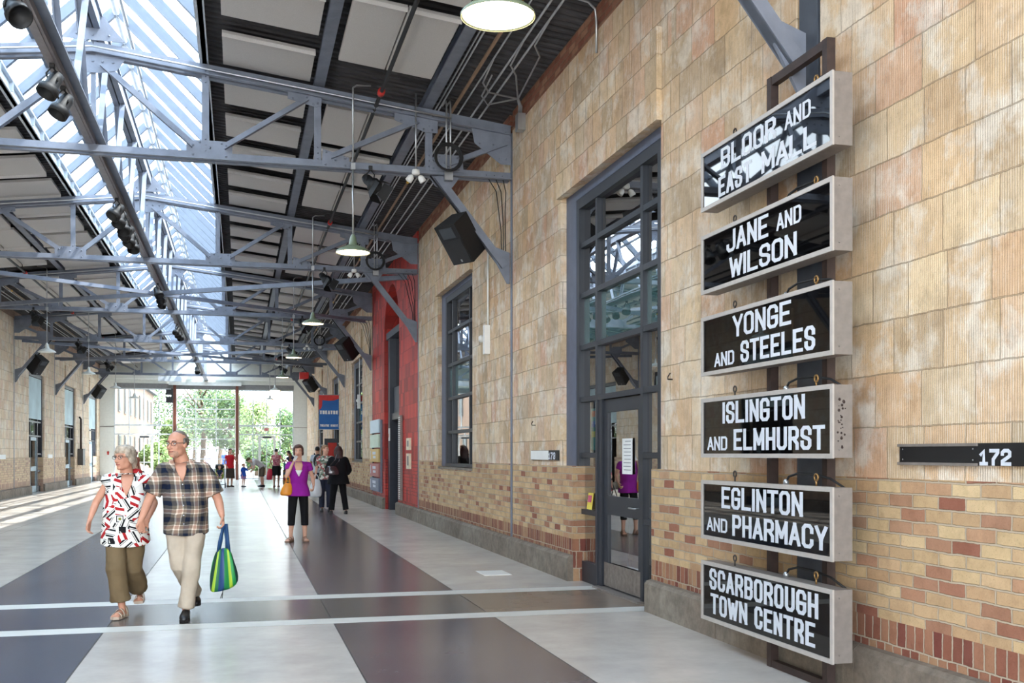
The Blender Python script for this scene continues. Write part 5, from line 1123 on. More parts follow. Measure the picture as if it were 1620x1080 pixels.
def person(name, label, loc, facing=0.0, H=1.75, J={}, torso=None, skin=SK, vox=0.008, head_face=None, head_tilt=0.0, hair=('crop', (60, 44, 36)), top=None, bottom=None, shoes=None,
           hands=None, female=False, group=None, detail=True, headk=1.0):
    k = H/1.75; x0, y0 = loc
    Fv = Vector((math.sin(facing), -math.cos(facing), 0)); Rv = Vector((math.cos(facing), math.sin(facing), 0)); O = Vector((x0, y0, 0)); Z = Vector((0, 0, 1))
    W_ = lambda p: O+Rv*p[0]+Fv*p[1]+Z*p[2]
    D = dict(head=(0, 0.03*k, 1.615*k), neck=(0, 0, 1.455*k), chest=(0, 0.0, 1.26*k), waist=(0, 0.0, 1.06*k), pelvis=(0, 0, 0.93*k), shL=(-0.165*k, 0, 1.385*k), shR=(0.165*k, 0, 1.385*k),
             elL=(-0.235*k, -0.02, 1.11*k), elR=(0.235*k, -0.02, 1.11*k), wrL=(-0.25*k, 0.07*k, 0.87*k), wrR=(0.25*k, 0.07*k, 0.87*k), hipL=(-0.085*k, 0, 0.90*k), hipR=(0.085*k, 0, 0.90*k),
             knL=(-0.095*k, 0.02, 0.49*k), knR=(0.095*k, 0.02, 0.49*k), anL=(-0.095*k, -0.02, 0.085*k), anR=(0.095*k, -0.02, 0.085*k))
    D.update(J); P = {a: W_(b) for a, b in D.items()}
    root = thing('person', label, 'person', (x0, y0, 0), group)
    ts = torso or dict(pelvis=(0.165, 0.12), waist=(0.145, 0.11), chest=(0.165, 0.12), neck=(0.10, 0.075))
    side = (P['shR']-P['shL']).normalized()
    def torso_rings(extra, z_hem=None, top_shrink=1.0):
        seq = ['pelvis', 'waist', 'chest']; rings = []
        ps = [P[a] for a in seq]; up = P['neck']
        pts = []
        for i, a in enumerate(seq):
            pts.append((ps[i], ts[a][0]*k+extra, ts[a][1]*k+extra))
        a = P['chest'].lerp(up, 0.55); pts.append((a, ts['chest'][0]*k*1.02+extra, ts['chest'][1]*k*0.9+extra))
        a = P['chest'].lerp(up, 0.86); pts.append((a, ts['neck'][0]*k*1.25+extra, ts['neck'][1]*k+extra))
        pts.append((up, 0.066*k+extra*0.5, 0.062*k+extra*0.5))
        if z_hem is not None:
            d = (P['pelvis']-P['waist']).normalized(); hm = P['pelvis']+d*z_hem[0]; pts = [(hm, ts['pelvis'][0]*k+extra+z_hem[1], ts['pelvis'][1]*k+extra+z_hem[1]), (P['pelvis'].lerp(hm, 0.4), ts['pelvis'][0]*k+extra+z_hem[1]*0.6, ts['pelvis'][1]*k+extra+z_hem[1]*0.6)]+pts[1:]
        for i, (c, rx, ry) in enumerate(pts):
            tg = (pts[min(i+1, len(pts)-1)][0]-pts[max(i-1, 0)][0]).normalized(); ax = (side-tg*side.dot(tg)).normalized(); ay = tg.cross(ax)
            rings.append(ringpts(c, ax, ay, rx, ry))
        return rings, pts
    b = MB(); rr, _ = torso_rings(-0.012); b.loft(rr); b.ball(P['pelvis'], (ts['pelvis'][0]*k*0.8, ts['pelvis'][1]*k*0.75, 0.1*k))
    hk = k*headk if H > 1.4 else headk
    R = frame(tuple((head_face or Fv))[:2] if head_face is None else (Rv*head_face[0]+Fv*head_face[1])[:2], head_tilt)
    capsule(b, P['neck']-Z*0.045*k, P['head'].lerp(P['neck'], 0.35), 0.068*k, 0.056*k, 14)
    Ph = head_geo(b, P['head'], hk, R, not female)
    am = 0.88 if female else 1.0
    for s in 'LR':
        capsule(b, P['sh'+s], P['el'+s], 0.052*k*am, 0.042*k*am, 12); m1 = P['el'+s].lerp(P['wr'+s], 0.35)
        capsule(b, P['el'+s], m1, 0.041*k*am, 0.041*k*am, 12); capsule(b, m1, P['wr'+s], 0.041*k*am, 0.026*k*am, 12)
        capsule(b, P['chest'].lerp(P['neck'], 0.6), P['sh'+s], 0.06*k, 0.055*k, 10)
        hd = (hands or {}).get(s, {}); d = hd.get('d'); d = (W_(d)-O) if d else (P['wr'+s]-P['el'+s]).normalized(); nn = hd.get('n'); nn = (W_(nn)-O) if nn else -Rv*(1 if s == 'R' else -1)
        hand(b, P['wr'+s], d, nn, hd.get('side', 1 if s == 'L' else -1), k*hd.get('k', 0.98), hd.get('curl', 0.5))
        capsule(b, P['hip'+s], P['kn'+s], 0.082*k, 0.056*k, 12); m2 = P['kn'+s].lerp(P['an'+s], 0.32)
        calf = m2-Fv*0.012; capsule(b, P['kn'+s], calf, 0.054*k, 0.053*k, 12); capsule(b, calf, P['an'+s], 0.053*k, 0.034*k, 12)
    # feet
    sh = shoes or dict(kind='shoe', col=(40, 38, 38)); feet = {}
    for s in 'LR':
        a = P['an'+s]; tv = J.get('toe'+s); fdir = (W_(tv)-O).normalized() if tv else Fv; feet[s] = (a, fdir)
        capsule(b, a-Z*0.03*k+fdir*0.0, a+fdir*0.13*k-Z*0.045*k, 0.033*k, 0.026*k, 10); capsule(b, a-Z*0.045*k-fdir*0.045*k, a-Z*0.045*k, 0.032*k, 0.032*k, 10)
        if sh['kind'] != 'shoe':
            sd = fdir.cross(Z)
            for q in range(5): capsule(b, a+fdir*0.13*k+sd*(q-2)*0.017*k-Z*0.052*k, a+fdir*(0.178-0.006*abs(q-(1 if s == 'L' else 3)))*k+sd*(q-2)*0.018*k-Z*0.058*k, 0.013*k, 0.010*k, 8)
    bo = b.build('body', skin, root); remesh(bo, vox, 4, 0.5)
    if detail: face_bits(Ph, hk, R, root, lipc=(170, 92, 84) if female else (150, 88, 78), brow=tuple(int(c*0.8) for c in hair[1]))
    if hair: hair_shell(Ph, hk, R, root, hairmat('hair_%d_%d' % (hair[1][0], hair[1][2]), hair[1]), hair[0], max(vox, 0.007))
    # upper garment
    if top:
        t = MB(); ex = top.get('ex', 0.014); rr, pts = torso_rings(ex, top.get('hem', (0.1*k, 0.01))); t.loft(rr)
        sl = top.get('sleeve', 0.6); 
        for s in 'LR':
            capsule(t, P['chest'].lerp(P['neck'], 0.62), P['sh'+s], 0.06*k+ex*0.8, 0.056*k+ex, 12)
            if sl > 0.05:
                f = min(sl, 1.0); e = P['sh'+s].lerp(P['el'+s], f); t.tube([P['sh'+s].lerp(P['el'+s], -0.12), P['sh'+s], P['sh'+s].lerp(P['el'+s], f*0.6), e], [0.05*k+ex, 0.058*k+ex*1.1, 0.052*k+ex*(1.2+top.get('loose', 0)), 0.048*k*(1-0.12*f)+ex*(1.2+top.get('loose', 0)*1.6)], 16)
                if sl > 1.0:
                    e2 = P['el'+s].lerp(P['wr'+s], sl-1.0); t.ball(P['el'+s], 0.046*k+ex); t.tube([P['el'+s], e2], [0.044*k+ex, 0.032*k+ex*1.2], 14)
        o = t.build(top.get('name', 'shirt'), top['mat'], root); remesh(o, max(vox, 0.008), 4, 0.5, disp=top.get('folds', 0.012))
    if bottom:
        t = MB(); ex = bottom.get('ex', 0.012); ln = bottom.get('len', 0.95); fl_ = bottom.get('flare', 0.0); w0 = ts['pelvis']
        rings = []
        up = (P['waist']-P['pelvis']).normalized(); 
        for (c, f) in ((P['pelvis']+up*0.07*k, 0.97), (P['pelvis'], 1.0), (P['pelvis']-up*0.07*k, 0.98)):
            ax = (side-up*side.dot(up)).normalized(); rings.append(ringpts(c, ax, up.cross(ax), w0[0]*k*f+ex*0.5-(0.012 if f == 0.97 else 0), w0[1]*k*f+ex*0.5-(0.012 if f == 0.97 else 0)))
        t.loft(rings)
        if bottom.get('kind') == 'skirt':
            hm = (P['knL']+P['knR'])/2; r0 = w0[0]*k+ex; t.loft([ringpts(P['pelvis'].lerp(hm, f), Rv, Fv, r0*(1+0.12*f), (w0[1]*k+ex)*(1+0.2*f)) for f in (0, 0.4, 0.8, ln)])
        else:
            for s in 'LR':
                pth = [P['hip'+s], P['hip'+s].lerp(P['kn'+s], 0.5), P['kn'+s], P['kn'+s].lerp(P['an'+s], 0.5), P['an'+s]]; rad = [0.088*k+ex, 0.078*k+ex*1.1+fl_*0.3, 0.062*k+ex*1.2+fl_*0.8, 0.055*k+ex*1.4+fl_, 0.048*k+ex*1.9+fl_]
                L = ln*4; pt = [pth[0]]; rd = [rad[0]]
                for i in range(1, 5):
                    if i <= L: pt.append(pth[i]); rd.append(rad[i])
                    elif i-1 < L: f = L-(i-1); pt.append(pth[i-1].lerp(pth[i], f)); rd.append(rad[i-1]+(rad[i]-rad[i-1])*f)
                t.tube(pt, rd, 18); t.ball(P['hip'+s], 0.09*k+ex)
        o = t.build(bottom.get('name', 'trousers'), bottom['mat'], root); remesh(o, max(vox, 0.008), 4, 0.5, disp=bottom.get('folds', 0.016))
    for s in 'LR':
        a, fd = feet[s]; sd = fd.cross(Z); g = Vector((a.x, a.y, max(0.0, a.z-0.085*k)))
        if sh['kind'] == 'shoe':
            t = MB(); rings = []
            for (y_, w_, h_) in ((-0.085, 0.022, 0.05), (-0.07, 0.034, 0.075), (-0.02, 0.037, 0.092), (0.05, 0.040, 0.082), (0.11, 0.046, 0.062), (0.16, 0.043, 0.05), (0.19, 0.028, 0.036), (0.20, 0.012, 0.02)):
                c = g+fd*y_*k+Z*(h_*0.5*k+0.012); rings.append([c+sd*(w_*k*math.cos(q*PI/8))+Z*(h_*0.5*k*math.sin(q*PI/8)) for q in range(16)])
            t.loft(rings); sho = t.build('shoe', mat('shoe%d_%d' % (sh['col'][0], sh['col'][2]), sh['col'], 0.4), root)
            t = MB(); t.prism([(g.x+(fd*y_+sd*w_).x*k, g.y+(fd*y_+sd*w_).y*k) for y_, w_ in ((-0.088, 0), (-0.08, 0.03), (0, 0.036), (0.1, 0.047), (0.17, 0.04), (0.203, 0), (0.17, -0.04), (0.1, -0.047), (0, -0.036), (-0.08, -0.03))], 'z', g.z, g.z+0.02); t.build('sole', mat('sole_dark', sh.get('sole', (30, 30, 30)), 0.7), sho)
        else:
            t = MB(); t.prism([(g.x+(fd*y_+sd*w_).x*k, g.y+(fd*y_+sd*w_).y*k) for y_, w_ in ((-0.09, 0), (-0.08, 0.034), (0, 0.038), (0.1, 0.05), (0.17, 0.045), (0.2, 0), (0.17, -0.045), (0.1, -0.05), (0, -0.038), (-0.08, -0.034))], 'z', g.z, g.z+0.025)
            sm = mat('sandal%d' % sh['col'][0], sh['col'], 0.6); sho = t.build('sandal', sm, root)
            for (y_, r_, h_) in ((0.115, 0.056, 0.056), (0.05, 0.052, 0.085), (-0.03, 0.048, 0.11)):
                t = MB(); t.loft([[g+fd*(y_+dy)*k+sd*(r_+th)*k*math.cos(q*PI/8)+Z*(0.01+(h_+th)*k*math.sin(q*PI/8)) for q in range(0, 9)] + [g+fd*(y_+dy)*k+sd*(r_+th-0.004)*k*math.cos(q*PI/8)+Z*(0.01+(h_+th-0.004)*k*math.sin(q*PI/8)) for q in range(8, -1, -1)] for dy, th in ((-0.016, 0), (0.016, 0))]); t.build('strap', sm, sho)
    def front(x, z, off=0.0):     # point on the garment's front
        zs = [(W_((0, 0, 0)), 0)]
        pl = sorted([(p[0].z, p[0], p[1], p[2]) for p in pts], key=lambda q: q[0])
        for i in range(len(pl)-1):
            if pl[i][0] <= z <= pl[i+1][0]:
                f = (z-pl[i][0])/(pl[i+1][0]-pl[i][0]); c = pl[i][1].lerp(pl[i+1][1], f); rx = pl[i][2]*(1-f)+pl[i+1][2]*f; ry = pl[i][3]*(1-f)+pl[i+1][3]*f
                break
        else: c, rx, ry = pl[-1][1], pl[-1][2], pl[-1][3]
        xx = min(0.98, abs(x)/rx); y = ry*(1-xx**2.3)**(1/2.3); q = c+Rv*x+Fv*(y+off); q.z = z; return q
    return root, P, W_, Ph, front, R
def patch(front, outline_l, outline_r, off, name, m, root):
    """ruled patch on the garment between two outlines given as (x,z) lists"""
    t = MB(); n = 6; rows = []
    for (a, b) in zip(outline_l, outline_r): rows.append([front(a[0]+(b[0]-a[0])*i/n, a[1]+(b[1]-a[1])*i/n, off) for i in range(n+1)])
    vs = [v for r in rows for v in r]; k = n+1; fs = [(i*k+j, i*k+j+1, (i+1)*k+j+1, (i+1)*k+j) for i in range(len(rows)-1) for j in range(n)]
    t.add(vs, fs, True); o = t.build(name, m, root, fix=False)
    s = o.modifiers.new('thick', 'SOLIDIFY'); s.thickness = 0.004; return o

# ---- cloth patterns
def plaid():
    m = bpy.data.materials.new('plaid_cotton'); m.use_nodes = True; n = m.node_tree.nodes; l = m.node_tree.links; b = n['Principled BSDF']
    t = n.new('ShaderNodeTexCoord'); s = n.new('ShaderNodeSeparateXYZ'); l.new(t.outputs['Object'], s.inputs[0])
    wv = n.new('ShaderNodeTexNoise'); wv.inputs['Scale'].default_value = 7; l.new(t.outputs['Object'], wv.inputs['Vector'])
    wob = mathn(n, l, 'MULTIPLY', mathn(n, l, 'SUBTRACT', wv.outputs['Fac'], 0.5), 0.035)
    def band(v, per, off):
        f = mathn(n, l, 'FRACT', mathn(n, l, 'DIVIDE', mathn(n, l, 'ADD', mathn(n, l, 'ADD', v, off), wob), per))
        return ramp(n, l, f, [(0, lin((34, 44, 68))), (0.28, lin((128, 118, 106))), (0.48, lin((240, 230, 216))), (0.56, lin((196, 164, 146))), (0.74, lin((240, 230, 216))), (0.80, lin((124, 116, 104)))], 'CONSTANT')
    dg = mathn(n, l, 'ADD', s.outputs['X'], mathn(n, l, 'MULTIPLY', s.outputs['Y'], 0.6))
    a = band(dg, 0.155, 5.06); c = band(s.outputs['Z'], 0.148, 5.02)
    col = mixc(n, l, 0.5, a, c); col = mixc(n, l, 0.45, col, mixc(n, l, 1.0, a, c, 'MULTIPLY'))
    l.new(col, b.inputs['Base Color']); b.inputs['Roughness'].default_value = 0.85; b.inputs['Specular IOR Level'].default_value = 0.15; return m
def blouse():
    m = bpy.data.materials.new('geometric_print'); m.use_nodes = True; n = m.node_tree.nodes; l = m.node_tree.links; b = n['Principled BSDF']
    t = n.new('ShaderNodeTexCoord'); mp = n.new('ShaderNodeMapping'); mp.inputs['Scale'].default_value = (1, 0.5, 1); mp.inputs['Location'].default_value = (3.1, 0, 0.4); l.new(t.outputs['Object'], mp.inputs['Vector'])
    v = n.new('ShaderNodeTexVoronoi'); v.inputs['Scale'].default_value = 10.5; v.distance = 'CHEBYCHEV'; l.new(mp.outputs[0], v.inputs['Vector'])
    rot = n.new('ShaderNodeVectorRotate'); rot.rotation_type = 'Y_AXIS'; l.new(mp.outputs[0], rot.inputs['Vector'])
    sc = n.new('ShaderNodeSeparateColor'); l.new(v.outputs['Color'], sc.inputs[0]); l.new(mathn(n, l, 'MULTIPLY', sc.outputs[0], 6.28), rot.inputs['Angle'])
    s2 = n.new('ShaderNodeSeparateXYZ'); l.new(rot.outputs[0], s2.inputs[0])
    st = mathn(n, l, 'FRACT', mathn(n, l, 'MULTIPLY', s2.outputs[0], 17))
    W0 = lin((240, 238, 232)); K = lin((24, 24, 28)); Rd = lin((176, 36, 40)); Gn = lin((128, 134, 60))
    c1 = ramp(n, l, st, [(0, W0), (0.42, K), (0.68, W0), (0.80, K), (0.88, W0)], 'CONSTANT')
    c2 = ramp(n, l, st, [(0, W0), (0.35, Rd), (0.8, W0)], 'CONSTANT')
    ring = ramp(n, l, v.outputs['Distance'], [(0, Gn), (0.13, W0), (0.24, K), (0.33, W0), (0.9, W0)], 'CONSTANT')
    col = mixc(n, l, mathn(n, l, 'GREATER_THAN', sc.outputs[1], 0.5), c1, c2); col = mixc(n, l, mathn(n, l, 'GREATER_THAN', sc.outputs[2], 0.72), col, ring)
    v2 = n.new('ShaderNodeTexVoronoi'); v2.feature = 'DISTANCE_TO_EDGE'; v2.inputs['Scale'].default_value = 8.0; 
    l.new(mp.outputs[0], v2.inputs['Vector'])
    l.new(col, b.inputs['Base Color']); b.inputs['Roughness'].default_value = 0.8; b.inputs['Specular IOR Level'].default_value = 0.2; return m
def floral(name, cols, sc=22):
    m = bpy.data.materials.new(name); m.use_nodes = True; n = m.node_tree.nodes; l = m.node_tree.links; b = n['Principled BSDF']
    t = n.new('ShaderNodeTexCoord'); v = n.new('ShaderNodeTexVoronoi'); v.inputs['Scale'].default_value = sc; l.new(t.outputs['Object'], v.inputs['Vector']); sp = n.new('ShaderNodeSeparateColor'); l.new(v.outputs['Color'], sp.inputs[0])
    l.new(ramp(n, l, sp.outputs[0], [(i/len(cols), lin(c)) for i, c in enumerate(cols)], 'CONSTANT'), b.inputs['Base Color']); b.inputs['Roughness'].default_value = 0.8; return m
def stripes():
    m = bpy.data.materials.new('striped_bag_cloth'); m.use_nodes = True; n = m.node_tree.nodes; l = m.node_tree.links; b = n['Principled BSDF']
    t = n.new('ShaderNodeTexCoord'); s = n.new('ShaderNodeSeparateXYZ'); l.new(t.outputs['Object'], s.inputs[0])
    # stripes fan out from the handles
    hgt = mathn(n, l, 'SUBTRACT', 0.86, s.outputs['Z']); f = mathn(n, l, 'DIVIDE', s.outputs['X'], mathn(n, l, 'ADD', hgt, 0.12))
    fr = mathn(n, l, 'FRACT', mathn(n, l, 'MULTIPLY', mathn(n, l, 'ADD', f, 2.0), 2.6))
    l.new(ramp(n, l, fr, [(0, lin((20, 60, 110))), (0.2, lin((28, 130, 66))), (0.38, lin((160, 190, 40))), (0.5, lin((30, 140, 70))), (0.64, lin((16, 60, 50))), (0.78, lin((150, 186, 50))), (0.88, lin((24, 100, 60)))], 'CONSTANT'), b.inputs['Base Color']); b.inputs['Roughness'].default_value = 0.5; return m
cloth = lambda nm, c, r=0.85: mat('cloth_'+nm, c, r, var=0.1, nscale=6, bump=0.08, bscale=220, spec=0.2)

# ---- the elderly couple
MP = plaid()
root, P, W_, Ph, front, R = person('man', 'tall man in a plaid short-sleeved shirt and beige trousers walking hand in hand', (-0.48, 10.15), 0.0, 1.75,
  J=dict(head=(-0.075, 0.06, 1.60), neck=(-0.02, 0.0, 1.445), chest=(-0.01, 0.0, 1.25), waist=(0.0, 0.02, 1.03), pelvis=(0.0, 0.0, 0.92), shR=(0.155, 0.0, 1.375), shL=(-0.195, 0.0, 1.37), elR=(0.285, 0.02, 1.10), wrR=(0.325, 0.17, 0.955),
    elL=(-0.315, 0.03, 1.11), wrL=(-0.385, 0.10, 0.915), hipL=(-0.095, 0, 0.88), hipR=(0.085, 0, 0.88), knR=(0.055, 0.12, 0.485), anR=(0.005, 0.10, 0.09), knL=(-0.05, 0.06, 0.49), anL=(0.07, -0.36, 0.17), toeR=(-0.05, 1, -0.0), toeL=(0.1, 1, 0)),
  torso=dict(pelvis=(0.175, 0.135), waist=(0.185, 0.165), chest=(0.178, 0.14), neck=(0.105, 0.08)), skin=SK, vox=0.0065, headk=1.09, head_face=(-0.52, 0.85), hair=('bald', (120, 108, 98)),
  top=dict(mat=MP, sleeve=0.85, ex=0.016, hem=(0.13, 0.012), loose=0.8, folds=0.016), bottom=dict(mat=cloth('beige', (188, 174, 156)), len=0.97, ex=0.012, flare=0.004, folds=0.03), shoes=dict(kind='shoe', col=(28, 28, 30)),
  hands=dict(R=dict(d=(0.15, 0.1, -1), n=(-1, 0, 0), curl=0.75, side=-1), L=dict(d=(0.08, 0.15, -1), n=(0.6, 0.7, 0), curl=0.7)))
glasses(Ph, 1.09, root)
t = MB(); t.ball(Ph(0, 0.037, -0.066), (0.0545, 0.058, 0.050), 18, 12, R); o = t.build('beard_stubble', mat('grey_stubble', (186, 144, 122), 0.8, var=0.15, nscale=60), root)
patch(front, [(-0.07, 1.432), (-0.068, 1.39), (-0.045, 1.33), (-0.012, 1.265)], [(0.03, 1.432), (0.032, 1.39), (0.02, 1.33), (-0.008, 1.265)], 0.013, 'neck_skin', SK, root)
for s in (-1, 1):
    t = MB(); a = [front(-0.02+s*0.10, 1.47, 0.012), front(-0.02+s*0.125, 1.40, 0.018), front(-0.02+s*0.06, 1.345, 0.022), front(-0.02+s*0.045, 1.40, 0.02), front(-0.02+s*0.075, 1.465, 0.016)]
    t.add(a, [(0, 1, 2, 3, 4)]); o = t.build('collar', MP, root, fix=False); q = o.modifiers.new('thick', 'SOLIDIFY'); q.thickness = 0.008
for z in (1.24, 1.14, 1.05, 0.96, 0.88):
    t = MB(); t.ball(front(-0.01, z, 0.010), 0.006, 8, 6); t.build('button', M_LETTER, root)
t = MB(); a = [front(x, z, 0.013) for x, z in ((0.045, 1.25), (0.135, 1.25), (0.135, 1.15), (0.09, 1.135), (0.045, 1.15))]; t.add(a, [(0, 1, 2, 3, 4)]); o = t.build('pocket', MP, root, fix=False)
o.modifiers.new('thick', 'SOLIDIFY').thickness = 0.004
bagx, bagy = P['wrR'].x+0.02, P['wrR'].y-0.02
bg_ = thing('shopping_bag', 'green and blue striped cloth bag hanging from the man\'s hand', 'bag', (bagx, bagy, 0.0))
t = MB(); rings = []
for z, rx, ry, dx in ((0.26, 0.05, 0.03, -0.05), (0.28, 0.10, 0.05, -0.02), (0.33, 0.125, 0.07, 0.0), (0.42, 0.12, 0.075, 0.0), (0.52, 0.10, 0.06, -0.005), (0.60, 0.075, 0.045, -0.01), (0.66, 0.05, 0.03, -0.01)):
    rings.append([Vector((bagx+dx+rx*math.cos(q*PI/12)*(1+0.12*math.sin(5*q*PI/12+z*9)), bagy+ry*math.sin(q*PI/12)*(1+0.2*math.sin(7*q*PI/12)), z+0.16*rx*math.cos(q*PI/12))) for q in range(24)])
t.loft(rings); bgb = t.build('bag_body', stripes(), bg_); ss = bgb.modifiers.new('s', 'SUBSURF'); ss.levels = 1; ss.render_levels = 1
for a, e in (((-0.055, 0.0), 0.0), ((0.045, 0.0), 0.015)):
    t = MB(); t.tube([(bagx+a[0]*0.7-0.01, bagy, 0.62), (bagx+a[0]*0.45, bagy, 0.74), (bagx-0.01+e*0.3, bagy, 0.875), (bagx+0.01+a[0]*0.2, bagy-0.01, 0.875), (bagx+a[0]*0.75, bagy-0.01, 0.72), (bagx+a[0], bagy-0.01, 0.62)], 0.013, 8); t.build('handle', mat('bag_handle_blue', (24, 66, 110) if e == 0 else (24, 66, 110), 0.6), bg_)
t = MB(); t.tube([(bagx-0.01, bagy-0.03, 0.30), (bagx-0.015, bagy-0.03, 0.24), (bagx-0.02, bagy-0.03, 0.20)], 0.004, 6); t.tube([(bagx-0.01, bagy-0.03, 0.27), (bagx-0.035, bagy-0.03, 0.2)], 0.003, 6); t.build('drawstring', M_BLACK, bg_)

root, P, W_, Ph, front, R = person('woman', 'older grey-haired woman in a black, white and red printed blouse holding the man\'s hand', (-1.03, 10.42), 0.0, 1.60,
  J=dict(head=(-0.005, 0.06, 1.475), neck=(0.015, 0.0, 1.335), chest=(0.01, 0.01, 1.15), waist=(-0.005, 0.03, 0.96), pelvis=(-0.005, 0, 0.84), shL=(-0.145, 0, 1.265), shR=(0.165, 0, 1.265), elL=(-0.265, -0.02, 1.06), wrL=(-0.31, 0.06, 0.90),
    elR=(0.255, -0.02, 1.05), wrR=(0.205, 0.16, 0.905), hipL=(-0.085, 0, 0.80), hipR=(0.08, 0, 0.80), knL=(-0.07, 0.12, 0.45), anL=(-0.02, 0.10, 0.085), knR=(0.06, -0.04, 0.44), anR=(0.10, -0.30, 0.17), toeL=(-0.35, 1, 0), toeR=(0.0, 1, 0)),
  torso=dict(pelvis=(0.195, 0.16), waist=(0.195, 0.165), chest=(0.185, 0.16), neck=(0.105, 0.08)), skin=SK, vox=0.0065, head_face=(-0.60, 0.80), female=True, hair=('bun', (182, 168, 150)), headk=1.10,
  top=dict(name='blouse', mat=blouse(), sleeve=0.16, ex=0.02, hem=(0.15, 0.026), folds=0.006), bottom=dict(mat=cloth('olive_brown', (118, 100, 74)), len=0.90, ex=0.014, flare=0.02, folds=0.03), shoes=dict(kind='sandal', col=(206, 186, 166)),
  hands=dict(L=dict(d=(-0.15, 0.1, -1), n=(1, 0.3, 0), curl=0.6), R=dict(d=(-0.7, 0.4, -0.7), n=(0.2, 1, 0), curl=0.7)))
glasses(Ph, 1.0, root, (150, 120, 110), 0.021)
patch(front, [(-0.04, 1.325), (-0.042, 1.28), (-0.02, 1.20), (0.012, 1.13)], [(0.065, 1.325), (0.067, 1.28), (0.045, 1.20), (0.016, 1.13)], 0.016, 'neck_skin', SK, root)
BL = bpy.data.materials['geometric_print']
for s in (-1, 1):
    t = MB(); a = [front(0.013+s*0.085, 1.35, 0.012), front(0.013+s*0.14, 1.26, 0.02), front(0.013+s*0.05, 1.17, 0.02), front(0.013+s*0.045, 1.25, 0.02), front(0.013+s*0.07, 1.33, 0.018)]
    t.add(a, [(0, 1, 2, 3, 4)]); o = t.build('collar', BL, root, fix=False); o.modifiers.new('thick', 'SOLIDIFY').thickness = 0.006
t = MB(); t.ball(P['neck']+Vector((0.06, 0.05, 0.01)), (0.07, 0.06, 0.035)); t.build('red_scarf', cloth('scarf_red', (170, 40, 44)), root)

# ---- woman in purple on the phone
root, P, W_, Ph, front, R = person('woman', 'woman in a purple V-neck top and black capri trousers talking on a phone', (0.98, 18.45), 0.0, 1.67,
  J=dict(head=(0.0, 0.04, 1.555), shL=(-0.15, 0, 1.315), shR=(0.165, 0, 1.315), elL=(-0.20, 0.12, 1.13), wrL=(-0.105, 0.17, 1.345), elR=(0.245, -0.02, 1.11), wrR=(0.25, 0.13, 0.97), anL=(-0.13, 0.05, 0.085), knL=(-0.115, 0.07, 0.47), knR=(0.105, 0.02, 0.47), toeL=(-0.5, 1, 0), toeR=(0.15, 1, 0), anR=(0.11, 0, 0.085)),
  torso=dict(pelvis=(0.19, 0.14), waist=(0.145, 0.12), chest=(0.17, 0.145), neck=(0.10, 0.075)), skin=SK2, vox=0.008, female=True, hair=('short', (84, 52, 42)), head_face=(-0.12, 1), head_tilt=-0.05,
  top=dict(name='purple_top', mat=cloth('purple', (150, 36, 150)), sleeve=0.45, ex=0.012, hem=(0.10, 0.012), folds=0.008), bottom=dict(mat=cloth('black', (24, 24, 27)), len=0.74, ex=0.002, flare=0.006, folds=0.008), shoes=dict(kind='sandal', col=(140, 110, 92)),
  hands=dict(L=dict(d=(0.35, -0.1, 1), n=(1, -0.2, 0), curl=0.6, side=-1), R=dict(d=(-0.1, 0.6, -0.8), n=(-1, 0.2, 0), curl=0.7)))
patch(front, [(-0.055, 1.375), (-0.07, 1.32), (-0.045, 1.22), (-0.005, 1.13)], [(0.055, 1.375), (0.07, 1.32), (0.045, 1.22), (0.005, 1.13)], 0.006, 'neck_skin', SK2, root)
patch(front, [(-0.058, 1.235), (-0.04, 1.20), (-0.005, 1.13)], [(0.058, 1.235), (0.04, 1.20), (0.005, 1.13)], 0.014, 'white_camisole', M_WHITE, root)
t = MB(); ph = P['wrL']+Vector((0.045, -0.035, 0.09)); t.box(ph-Vector((0.022, 0.008, 0.05)), ph+Vector((0.022, 0.008, 0.05)), rot=(0, 0.5, 0.3)); tag(t.build('phone', mat('silver_phone', (210, 212, 216), 0.3, 0.3)), 'silver mobile phone held to the ear of the woman in purple', 'phone')
def handbag(x, y, z0, z1, rx, ry, m, label, lean=0.0, hz=None, hx=None, name='handbag'):
    B = thing(name, label, 'bag', (x, y, z0)); t = MB(); h = z1-z0; rings = []
    for f, w_ in ((0.0, 0.7), (0.06, 0.95), (0.3, 1.0), (0.6, 0.86), (0.85, 0.66), (1.0, 0.5)):
        rings.append([Vector((x+lean*f+rx*w_*math.cos(q*PI/10)*(1+0.06*math.sin(4*q)), y+ry*w_*math.sin(q*PI/10), z0+h*f)) for q in range(20)])
    t.loft(rings); o = t.build('bag_body', m, B); u = o.modifiers.new('s', 'SUBSURF'); u.levels = 1; u.render_levels = 1
    hz = hz or z1+0.25; hx = x+lean if hx is None else hx
    for s in (-1, 1):
        t = MB(); t.tube([(x+lean+s*rx*0.35, y, z1-0.02), (hx+s*rx*0.3, y, (z1+hz)/2), (hx+s*0.01, y, hz)], 0.009, 6); t.build('handle', m, B)
    return B
handbag(P['elL'].x-0.02, P['elL'].y-0.02, 0.80, 1.02, 0.10, 0.05, mat('orange_leather', (232, 146, 40), 0.45), 'orange handbag hanging from the arm of the woman in purple', 0.04, 1.14)

